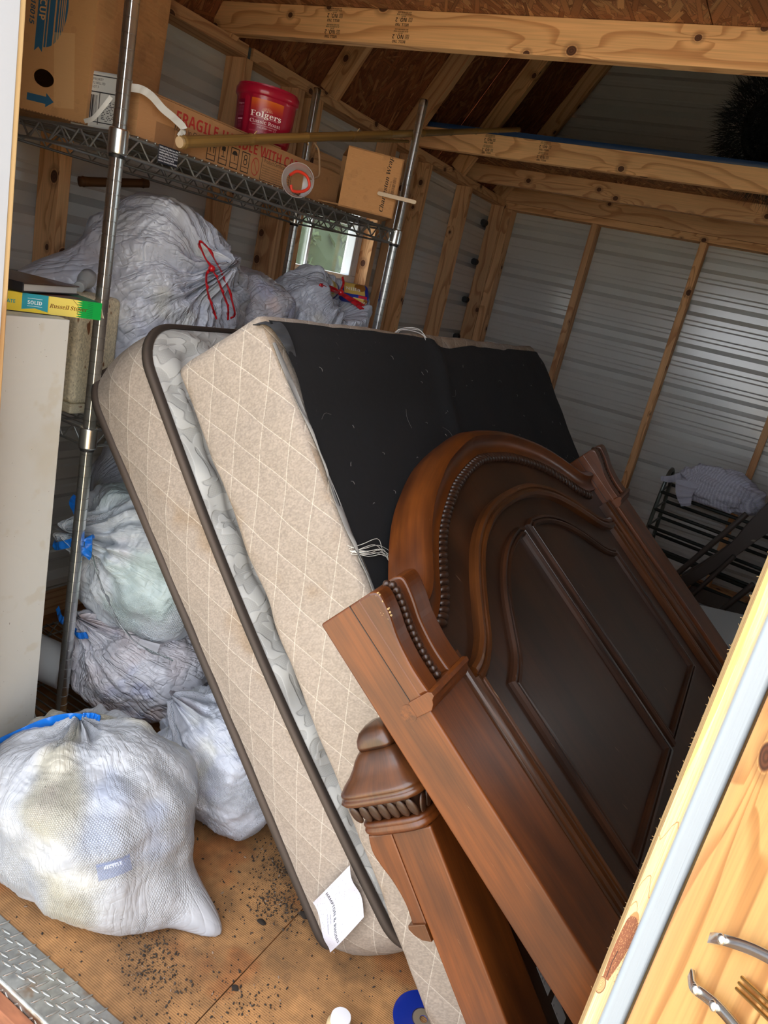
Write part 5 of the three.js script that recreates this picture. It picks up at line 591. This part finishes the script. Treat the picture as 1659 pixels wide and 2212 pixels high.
{
  const c = cane('thick bamboo cane running from the front of the top shelf up to the loft joist', [-1.284, 1.480, -1.255], [-1.385, 2.035, -3.28], 0.0128, 0.0095, 9); part(c, 'cut_end', new THREE.CylinderGeometry(0.0112, 0.0112, 0.002, 20).translate(0, -0.0002, 0), std({ color: lin(0.62, 0.44, 0.26), roughness: 0.9 }));
  for (const [y, s] of [[0.24, 1], [0.47, -1], [0.72, 1]]) part(c, 'twig_stub', rodGeo([0, y, 0], [0.004 * s, y + 0.022, 0.018 * s], 0.0016, 5), pinePale);
  cane('thin bamboo cane lying just beneath the thick cane beside the Charleston Wrap carton', [-1.42, 1.648, -1.94], [-1.46, 1.78, -2.5], 0.006, 0.005, 3);
  const dk = cane('short dark cane wedged beneath the top shelf against the wall stud', [-1.862, 1.372, -1.472], [-1.80, 1.415, -1.66], 0.013, 0.012, 1); dk.children[0].material = std({ map: bambooMap, color: lin(0.42, 0.3, 0.28), roughness: 0.6 }); 
}
{ // torn strip of packing foam
  const foam = std({ color: lin(0.62, 0.62, 0.6), roughness: 0.6, side: THREE.DoubleSide });
  const s = thing('foam_strip', 'torn white strip curling from the post over the FRAGILE carton', 'strip'); part(s, 'strip', ribbonGeo([[-1.30, 1.545, -1.126], [-1.296, 1.549, -1.15], [-1.294, 1.545, -1.175], [-1.29, 1.53, -1.205], [-1.285, 1.52, -1.235], [-1.282, 1.507, -1.26], [-1.286, 1.49, -1.254]], 0.015, 0.0012, [0.2, 1, 0.35], 40, 0.001, 2), foam); part(s, 'strip_tail', ribbonGeo([[-1.318, 1.518, -1.098], [-1.335, 1.495, -1.094], [-1.36, 1.474, -1.094], [-1.388, 1.468, -1.098]], 0.008, 0.001, [0, 1, 0.4], 20), foam);
}
{ // plastic cup with an orange ring inside
  const t = thing('plastic_cup', 'clear plastic cup lying on its side at the shelf edge', 'cup'); t.position.set(-1.262, T0 + 0.026, -1.65); t.rotation.set(0.3, 0, 0.2); const g = new THREE.LatheGeometry([[0.0, 0.1], [0.028, 0.1], [0.0285, 0.098], [0.041, 0.002], [0.0425, 0], [0.0418, -0.001], [0.04, 0.002], [0.0275, 0.097], [0, 0.0985]].map((p) => new THREE.Vector2(...p)), 36);
  g.rotateX(-Math.PI / 2); t.rotation.set(0, 0.5, 0); part(t, 'cup', g, phys({ color: lin(0.95, 0.95, 0.96), roughness: 0.12, transmission: 0.6, thickness: 0, ior: 1.45, side: THREE.DoubleSide }));
  const o = solo('plastic_band', tubeGeo([[-0.025, 0.01, -0.02], [-0.01, 0.024, -0.035], [0.015, 0.018, -0.05], [0.024, -0.004, -0.055], [0.01, -0.02, -0.045], [-0.015, -0.024, -0.03], [-0.02, -0.012, -0.03]].map((p) => V(...p)), 0.004, 6, 40), std({ color: lin(0.8, 0.05, 0.02), roughness: 0.4 }), 'bright orange plastic band inside the clear cup', 'band'); o.position.copy(t.position); o.rotation.copy(t.rotation);
}
solo('craft_stick', (() => { const s = new THREE.Shape(); s.absarc(0.052, 0, 0.0052, -Math.PI / 2, Math.PI / 2); s.absarc(-0.052, 0, 0.0052, Math.PI / 2, Math.PI * 1.5); return extrude(s, 0.002, 0.0004).rotateZ(-0.03).rotateY(0.28).translate(-1.117, 1.522, -1.914); })(), std({ color: lin(0.62, 0.48, 0.33), roughness: 0.7 }), 'wooden craft stick across the right edge of the Charleston Wrap carton', 'stick');
solo('dry_stem', tubeGeo([[-1.283, 1.597, -1.72], [-1.282, 1.585, -1.742], [-1.28, 1.56, -1.752], [-1.28, 1.525, -1.76], [-1.282, 1.517, -1.75], [-1.285, 1.51, -1.728]], 0.003, 6, 30), std({ color: lin(0.36, 0.22, 0.12), roughness: 0.8 }), 'bent brown dry stem hanging over the plastic cup', 'stem');
// ---------------------------------------------------------------- left of the doorway
{
  const t = thing('cabinet', 'scuffed white painted cabinet standing between the left jamb and the shelving', 'cabinet'); t.position.set(-1.225, 0, -0.976);
  part(t, 'side_panel', metreUV(new RoundedBoxGeometry(0.018, 1.098, 0.2, 1, 0.0015), 0.9, 0.9, 1).translate(-0.009, 0.549, 0.1), whitePaint); part(t, 'side_panel', metreUV(new RoundedBoxGeometry(0.018, 1.098, 0.2, 1, 0.0015), 0.9, 0.9, 1).translate(-0.391, 0.549, 0.1), whitePaint); part(t, 'top_panel', metreUV(new THREE.BoxGeometry(0.364, 0.018, 0.2), 0.9, 0.9, 1).translate(-0.2, 1.089, 0.1), whitePaint); part(t, 'back_panel', metreUV(new THREE.BoxGeometry(0.364, 1.08, 0.008), 0.9, 0.9, 1).translate(-0.2, 0.54, 0.004), whitePaint); part(t, 'door', metreUV(new THREE.BoxGeometry(0.36, 1.07, 0.016), 0.9, 0.9, 1).translate(-0.2, 0.54, 0.192), whitePaint);
}
{ // chocolate box
  const d = V(0.038, 0, -0.181).normalize(), zz = V(-d.z, 0, d.x).normalize(); const t = frameAt(thing('candy_box', 'yellow and green Russell Stover candy box lying on the white cabinet', 'box'), [-1.238, 1.1, -1.058], d.toArray(), [0, 1, 0], zz.clone().toArray());
  const L = 0.25, H = 0.034, D = 0.15, front = canvasTex(1000, 136, (g, w, h) => { g.fillStyle = 'rgb(232,206,66)'; g.fillRect(0, 0, w, h); const X = (m) => w - m * 4000; g.fillStyle = 'rgb(240,220,110)'; g.fillRect(X(0.106), 0, X(0.04) - X(0.106), h); g.fillStyle = 'rgb(16,160,70)'; g.beginPath(); g.moveTo(w, 0); g.lineTo(X(0.05), 0); for (let y = 0; y <= h; y += 9) g.lineTo(X(0.052 - (y % 18 ? 0.012 : 0)), y); g.lineTo(w, h); g.fill(); g.strokeStyle = 'rgb(20,110,60)'; g.lineWidth = 3; for (let y = 8; y < h; y += 14) { g.beginPath(); g.moveTo(X(0.03), y); g.lineTo(X(0.018), y + 5); g.stroke(); } g.strokeStyle = 'rgb(90,60,30)'; g.beginPath(); g.moveTo(X(0.06), 4); g.lineTo(X(0.05), 40); g.lineTo(X(0.046), 70); g.lineTo(X(0.05), 100); g.lineTo(X(0.044), h); g.stroke(); g.fillStyle = 'rgb(46,156,176)'; g.beginPath(); g.moveTo(X(0.157), 0); g.lineTo(X(0.108), 0); g.lineTo(X(0.108), 124); g.lineTo(X(0.132), 104); g.lineTo(X(0.157), 118); g.fill(); g.fillStyle = 'rgb(235,248,250)'; g.font = 'bold 38px sans-serif'; g.textAlign = 'center'; g.fillText('SOLID', X(0.133), 76); g.fillRect(X(0.147), 32, 112, 3); g.fillRect(X(0.147), 88, 112, 3); g.textAlign = 'left'; g.fillStyle = 'rgb(40,150,160)'; g.font = 'bold 36px sans-serif'; g.fillText('MILK CHOCOLATE', X(0.245), 82); g.fillStyle = 'rgb(112,62,16)'; g.font = 'italic bold 42px serif'; g.fillText('Russell Stover', X(0.1055), 84); });
  const top = canvasTex(500, 300, (g, w, h) => { g.fillStyle = 'rgb(30,110,70)'; g.fillRect(0, 0, w, h); g.fillStyle = 'rgb(90,50,36)'; g.beginPath(); g.ellipse(330, 230, 120, 60, 0, 0, 6.3); g.fill(); g.fillStyle = 'rgb(210,200,80)'; g.fillRect(0, 0, 190, h); }), T = std({ map: top, roughness: 0.35 }), F = std({ map: front, roughness: 0.3 }), P = std({ color: lin(0.62, 0.52, 0.36), roughness: 0.7 });
  part(t, 'carton', new THREE.BoxGeometry(L, H, D).translate(-L / 2, H / 2, -D / 2), [P, P, T, P, F, P]); const fl = part(t, 'end_flap', new THREE.BoxGeometry(0.001, 0.028, D * 0.9).translate(0, -0.014, -D / 2), std({ color: lin(0.7, 0.64, 0.46), roughness: 0.6 })); fl.position.set(0.001, H - 0.004, 0); fl.rotation.z = 0.35;
}
{ // diary
  const d = V(0.03, 0, -0.2).normalize(), zz = V(-d.z, 0, d.x).normalize(); const t = frameAt(thing('notebook', 'black hardback notebook with brown cover on top of the candy box', 'book'), [-1.262, 1.1355, -0.9], [0.46, 0, -0.888], [0, 1, 0], [0.888, 0, 0.46]);
  const blk = std({ color: lin(0.018, 0.018, 0.022), roughness: 0.35 }), brn = phys({ color: lin(0.075, 0.042, 0.032), roughness: 0.32, clearcoat: 0.3 }); t.quaternion.setFromRotationMatrix(new THREE.Matrix4().makeBasis(V(-0.3, 0, -0.954), V(0, 1, 0), V(0.954, 0, -0.3)));
  const W = 0.17, D = 0.21; part(t, 'back_cover', new RoundedBoxGeometry(W, 0.0025, D, 1, 0.001).translate(W / 2, 0.00125, -D / 2), blk); part(t, 'page_block', new THREE.BoxGeometry(W - 0.008, 0.012, D - 0.006).translate(W / 2, 0.0087, -D / 2), std({ color: lin(0.5, 0.5, 0.49), roughness: 0.8 }));
  const cv = part(t, 'front_cover', new RoundedBoxGeometry(W, 0.0025, D, 1, 0.001).translate(W / 2, 0, -D / 2), brn); cv.position.y = 0.0165; cv.rotation.z = 0.0; part(t, 'spine', new RoundedBoxGeometry(0.003, 0.018, D, 1, 0.001).translate(0, 0.009, -D / 2), blk);
}
{ const t = thing('storage_case', 'speckled cream storage case on the middle shelf behind the chrome post', 'case'); const m = std({ roughness: 0.6, map: tex(256, 256, (u, v, o) => { const s = vn(u * 90, v * 90, 90, 90, 4) > 0.86 ? 0.75 : 1, r = smooth(0.72, 0.82, fb(u * 8, v * 8, 8, 8, 6, 3)), n = 0.9 + 0.2 * vn(u * 60, v * 60, 60, 60, 7); o[0] = lerp(208, 120, r) * s * n; o[1] = lerp(198, 80, r) * s * n; o[2] = lerp(170, 50, r) * s * n; }) }); part(t, 'case_body', new RoundedBoxGeometry(0.26, 0.25, 0.12, 3, 0.014).translate(-1.535, 1.0, -1.2), m); part(t, 'case_base', new RoundedBoxGeometry(0.256, 0.024, 0.116, 1, 0.004).translate(-1.535, 0.864, -1.2), m); }
{ const t = thing('jug', 'white plastic jug lying on the bottom shelf behind the cabinet', 'jug'); part(t, 'jug_body', new THREE.LatheGeometry([[0, 0], [0.05, 0], [0.056, 0.006], [0.056, 0.15], [0.045, 0.17], [0.02, 0.185], [0.018, 0.2], [0, 0.2]].map((p) => new THREE.Vector2(...p)), 32).rotateZ(1.45).rotateY(0.3).translate(-1.4, 0.143, -1.21), std({ color: lin(0.62, 0.63, 0.63), roughness: 0.4 })); part(t, 'cap', new THREE.CylinderGeometry(0.019, 0.019, 0.018, 20).rotateZ(1.45).translate(-1.6, 0.165, -1.155), tieBlue); }
// ---------------------------------------------------------------- loft and back of the shed
{ const t = thing('tarp', 'blue tarpaulin spread over the rear loft boards', 'tarp'); const g = new THREE.PlaneGeometry(2.7, 1.2, 90, 40).rotateX(-Math.PI / 2).translate(-0.5, 2.0285, -3.92), p = g.attributes.position; for (let i = 0; i < p.count; i++) p.setY(i, p.getY(i) + 0.006 * Math.abs(fbm3(p.getX(i) * 4, 1, p.getZ(i) * 5, 3))); g.computeVertexNormals(); const m = std({ color: lin(0.012, 0.045, 0.14), roughness: 0.45, side: THREE.DoubleSide }); part(t, 'sheet', g, m); part(t, 'hem', ribbonGeo([[-1.85, 2.022, -3.314], [-1.2, 2.021, -3.314], [-0.6, 2.02, -3.313], [0, 2.021, -3.314], [0.8, 2.021, -3.313]], 0.02, 0.002, [0, 1, 0], 60, 0.001, 5), m); }
{ // artificial pine wreath
  const t = thing('wreath', 'dark artificial pine wreath lying on the blue tarp in the loft', 'wreath'); t.position.set(-0.37, 2.235, -3.62); const R = rng(17), ring = 0.16; part(t, 'wire_ring', new THREE.TorusGeometry(ring, 0.02, 8, 40), blackPlastic);
  const nd = new THREE.ConeGeometry(0.0016, 0.07, 3).translate(0, 0.035, 0), N = 9000, im = new THREE.InstancedMesh(nd, std({ color: lin(0.012, 0.022, 0.026), roughness: 0.7 }), N), M = new THREE.Matrix4(), q = new THREE.Quaternion(), up = V(0, 1, 0); for (let i = 0; i < N; i++) { const a = R() * 6.283, b = R() * 6.283, rr = Math.sqrt(R()) * 0.1, p = V(Math.cos(a) * (ring + rr * Math.cos(b)), Math.sin(a) * (ring + rr * Math.cos(b)), rr * Math.sin(b) * 1.2), d = V(Math.cos(a) * Math.cos(b) + (R() - 0.5) * 0.9, Math.sin(a) * Math.cos(b) + (R() - 0.5) * 0.9, Math.sin(b) + (R() - 0.5) * 0.5).normalize(); q.setFromUnitVectors(up, d); M.compose(p, q, V(1, 0.7 + R() * 0.6, 1)); im.setMatrixAt(i, M); } im.name = 'needles'; im.userData.kind = 'stuff'; t.add(im);
}
{ // tubular shoe rack against the back wall
  const t = thing('metal_rack', 'dark green tubular metal rack standing in front of the back wall', 'rack'); t.position.set(-0.42, 0, -4.2); t.rotation.y = -0.2; const rk = std({ color: lin(0.16, 0.19, 0.18), roughness: 0.3, metalness: 0.7 }); const W = 0.95;
  for (const x of [0, W]) part(t, 'side_frame', tubeGeo([[x, 0.008, 0.1], [x, 0.3, 0.075], [x, 0.58, 0.05], [x, 0.66, 0.03], [x, 0.685, 0], [x, 0.66, -0.03], [x, 0.58, -0.05], [x, 0.3, -0.075], [x, 0.008, -0.1]], 0.011, 8, 60), rk);
  for (let k = 0; k < 6; k++) { const y = 0.56 - k * 0.098, zf = 0.055 + (0.58 - y) * 0.085, f = part(t, 'tier', rodGeo([0, y, zf], [W, y, zf], 0.0095, 8), darkSteel); part(f, 'back_rail', rodGeo([0, y + 0.035, -zf], [W, y + 0.035, -zf], 0.0095, 8), darkSteel); for (const x of [0, W]) part(f, 'cross_bar', rodGeo([x, y, zf], [x, y + 0.035, -zf], 0.005, 6), rk); }
}
{ // striped cloth thrown over the rack
  const g = new THREE.SphereGeometry(1, 110, 80), p = g.attributes.position, uv = g.attributes.uv, v = V(); for (let i = 0; i < p.count; i++) { v.fromBufferAttribute(p, i); const f = 1 + 0.3 * fbm3(v.x * 2.1 + 4, v.y * 2.1, v.z * 2.1, 4) + 0.05 * Math.sin(v.x * 9 + 4 * n3(v.x * 2, v.y * 2, v.z * 2)) + 0.14 * Math.exp(-(Math.pow(v.x + 0.8, 2) + Math.pow(v.y + 0.7, 2)) / 0.1); uv.setXY(i, (v.x + v.z * 0.3) * 0.22, v.y * 0.3); p.setXYZ(i, v.x * f * 0.215, Math.max(v.y * f * 0.115, -0.09), v.z * f * 0.09); } g.computeVertexNormals();
  const t = thing('cloth', 'crumpled pale grey striped cloth draped over the metal rack', 'cloth'); t.position.set(-0.155, 0.665, -4.12); t.rotation.z = -0.04; part(t, 'cloth_bundle', g, greyCloth); part(t, 'hanging_corner', ribbonGeo([[-0.16, 0.0, 0.07], [-0.15, -0.06, 0.1], [-0.12, -0.12, 0.1]], (k) => 0.12 * (1 - k * 0.6), 0.003, [1, 0.2, 0], 24, 0.006, 3), greyCloth); part(t, 'hanging_corner', ribbonGeo([[-0.2, 0.01, 0.05], [-0.24, -0.02, 0.06], [-0.29, -0.035, 0.06]], (k) => 0.05 * (1 - k * 0.5), 0.003, [0, 1, 0.2], 20, 0.004, 5), greyCloth);
}
{ // dark wooden chair lying back against the rack
  const t = thing('folding_chair', 'dark brown wooden chair frame tipped over in front of the metal rack', 'chair'); const wd = phys({ color: lin(0.035, 0.022, 0.017), roughness: 0.45, clearcoat: 0.2 }); t.position.set(0, 0, -3.6);
  const leg = extrude(shapeOf([...spline([[-0.2, 0.255], [-0.1, 0.395], [-0.02, 0.53], [0.03, 0.68], [0.12, 0.87], [0.25, 1.02]], 24), ...spline([[0.36, 0.94], [0.22, 0.78], [0.1, 0.62], [0.03, 0.5], [-0.06, 0.36], [-0.15, 0.235]], 24)]), 0.035, 0.003); part(t, 'side_rail', leg, wd); part(t, 'side_rail', leg.clone().translate(0.02, -0.02, -0.3), wd);
  part(t, 'slat', rodGeo([-0.19, 0.31, 0.07], [0.0, 0.69, 0.07], 0.013, 8), wd); part(t, 'stretcher', rodGeo([-0.1, 0.225, 0.05], [0.015, 0.49, 0.05], 0.011, 8), wd); part(t, 'stretcher', rodGeo([0.04, 0.222, 0.06], [0.13, 0.4, 0.06], 0.014, 8), wd); part(t, 'seat_edge', new RoundedBoxGeometry(0.014, 0.13, 0.05, 1, 0.003).rotateZ(-0.45).translate(-0.05, 0.585, 0.04), std({ color: lin(0.6, 0.54, 0.42), roughness: 0.7 })); part(t, 'foot', new RoundedBoxGeometry(0.34, 0.21, 0.24, 1, 0.01).translate(0.05, 0.11, -0.12), wd);
}
{ const g = new THREE.BoxGeometry(0.62, 0.02, 0.75); const m = solo('white_board', g, std({ color: lin(0.5, 0.53, 0.54), roughness: 0.5 }), 'flat light grey board lying behind the headboard at the right', 'board'); m.position.set(0.24, 0.262, -3.1); m.rotation.y = 0.48; const s = solo('storage_bin', new RoundedBoxGeometry(0.5, 0.25, 0.6, 2, 0.02).translate(0.3, 0.126, -3.08), std({ color: lin(0.2, 0.2, 0.2), roughness: 0.6 }), 'dark bin under the flat grey board behind the headboard', 'bin'); }
// ---------------------------------------------------------------- on the floor
{ const t = thing('disc', 'blue printed disc lying on the floor against the box spring', 'disc'); t.position.set(-0.205, 0.002, -1.085); const ring = (a, b, m, y) => part(t, 'ring', new THREE.RingGeometry(a, b, 48).rotateX(-Math.PI / 2).translate(0, y, 0), m); part(t, 'disc_body', new THREE.LatheGeometry([[0.0075, 0], [0.0598, 0], [0.06, 0.0006], [0.0598, 0.0012], [0.0075, 0.0012], [0.0075, 0]].map((p) => new THREE.Vector2(...p)), 64), phys({ color: lin(0.01, 0.03, 0.3), roughness: 0.2, clearcoat: 1, clearcoatRoughness: 0.08 })); ring(0.0078, 0.021, phys({ color: lin(0.25, 0.2, 0.14), roughness: 0.25, clearcoat: 0.5 }), 0.0014); ring(0.0215, 0.023, steel, 0.0014); }
{ const t = thing('pill_bottle', 'small white capped bottle standing on the floor at the bottom edge', 'bottle'); t.position.set(-0.322, -0.0, -0.957); t.scale.y = 0.7; part(t, 'cap', new THREE.LatheGeometry([[0, 0.062], [0.0175, 0.062], [0.0185, 0.06], [0.0185, 0.046], [0.017, 0.045]].map((p) => new THREE.Vector2(...p)), 32), std({ color: lin(0.8, 0.8, 0.84), roughness: 0.4 })); part(t, 'bottle_body', new THREE.LatheGeometry([[0, 0], [0.022, 0], [0.023, 0.002], [0.023, 0.034], [0.0175, 0.042], [0.0165, 0.05]].map((p) => new THREE.Vector2(...p)), 32), std({ color: lin(0.66, 0.52, 0.3), roughness: 0.5 })); }
{ // dirt, crumbs and droppings
  const R = rng(55), N = 6500, geo = new THREE.IcosahedronGeometry(0.0019, 0), im = new THREE.InstancedMesh(geo, std({ color: lin(0.028, 0.02, 0.014), roughness: 0.95 }), N), M = new THREE.Matrix4(), E = new THREE.Euler(), q = new THREE.Quaternion(), spots = [[-0.62, -1.17, 0.09], [-0.56, -1.12, 0.05], [-0.7, -0.86, 0.05], [-0.67, -0.83, 0.04], [-0.6, -0.84, 0.07], [-0.48, -0.9, 0.06], [-0.66, -1.25, 0.06], [-0.59, -1.12, 0.05], [-0.64, -1.2, 0.05], [-0.6, -1.08, 0.08]], c = new THREE.Color();
  for (let i = 0; i < N; i++) { let x, z; if (R() < 0.62) { const s = spots[Math.floor(R() * spots.length)], a = R() * 6.3, d = s[2] * Math.pow(R(), 0.8) * 1.3; x = s[0] + Math.cos(a) * d; z = s[1] + Math.sin(a) * d; } else { x = -0.95 + R() * 0.95; z = -0.74 - R() * 0.75; } E.set(R() * 6, R() * 6, R() * 6); q.setFromEuler(E); const s = 0.22 + 1.1 * Math.pow(R(), 5); M.compose(V(x, 0.0012 * s, z), q, V(s * (1 + R()), s * 0.7, s)); im.setMatrixAt(i, M); const k = R() < 0.06 ? 9 : 0.7 + R() * 1.2; im.setColorAt(i, c.setRGB(k, k, k)); }
  im.name = 'floor_dirt'; im.userData = { label: 'dark crumbs of dirt scattered over the brown floor', category: 'dirt', kind: 'stuff' }; scene.add(im);
  const clod = (x, z, s, i) => { const g = new THREE.IcosahedronGeometry(s, 3), p = g.attributes.position; for (let k = 0; k < p.count; k++) { const f = 1 + 0.5 * n3(p.getX(k) * 90 + i, p.getY(k) * 90, p.getZ(k) * 90); p.setXYZ(k, p.getX(k) * f * 1.3, Math.max(p.getY(k) * f * 0.6, -s * 0.3) + s * 0.3, p.getZ(k) * f); } g.computeVertexNormals(); return g; };
  [[-0.515, -1.125, 0.0085, 'largest black dirt clod beside the mattress foot'], [-0.575, -1.05, 0.007, 'round black dirt clod midway between the mattress and the big bag tail'], [-0.545, -1.19, 0.006, 'black dirt clod close behind the largest clod'], [-0.52, -0.905, 0.006, 'black dirt clod beside the floor joint in the foreground']].forEach(([x, z, s, l], i) => { const m = solo('dirt_clod', clod(x, z, s, i * 7), std({ color: lin(0.02, 0.014, 0.01), roughness: 1 }), l, 'dirt clod'); m.position.set(x, 0.0005, z); });
  solo('twig', tubeGeo([[-0.56, 0.003, -1.16], [-0.53, 0.004, -1.14], [-0.5, 0.003, -1.128]], 0.0016, 5, 10), std({ color: lin(0.06, 0.04, 0.03), roughness: 0.9 }), 'short dark twig lying beside the largest dirt clod', 'twig');
}

scene.traverse((o) => { if (o.isMesh) { o.castShadow = true; o.receiveShadow = true; } });
renderer.render(scene, camera);
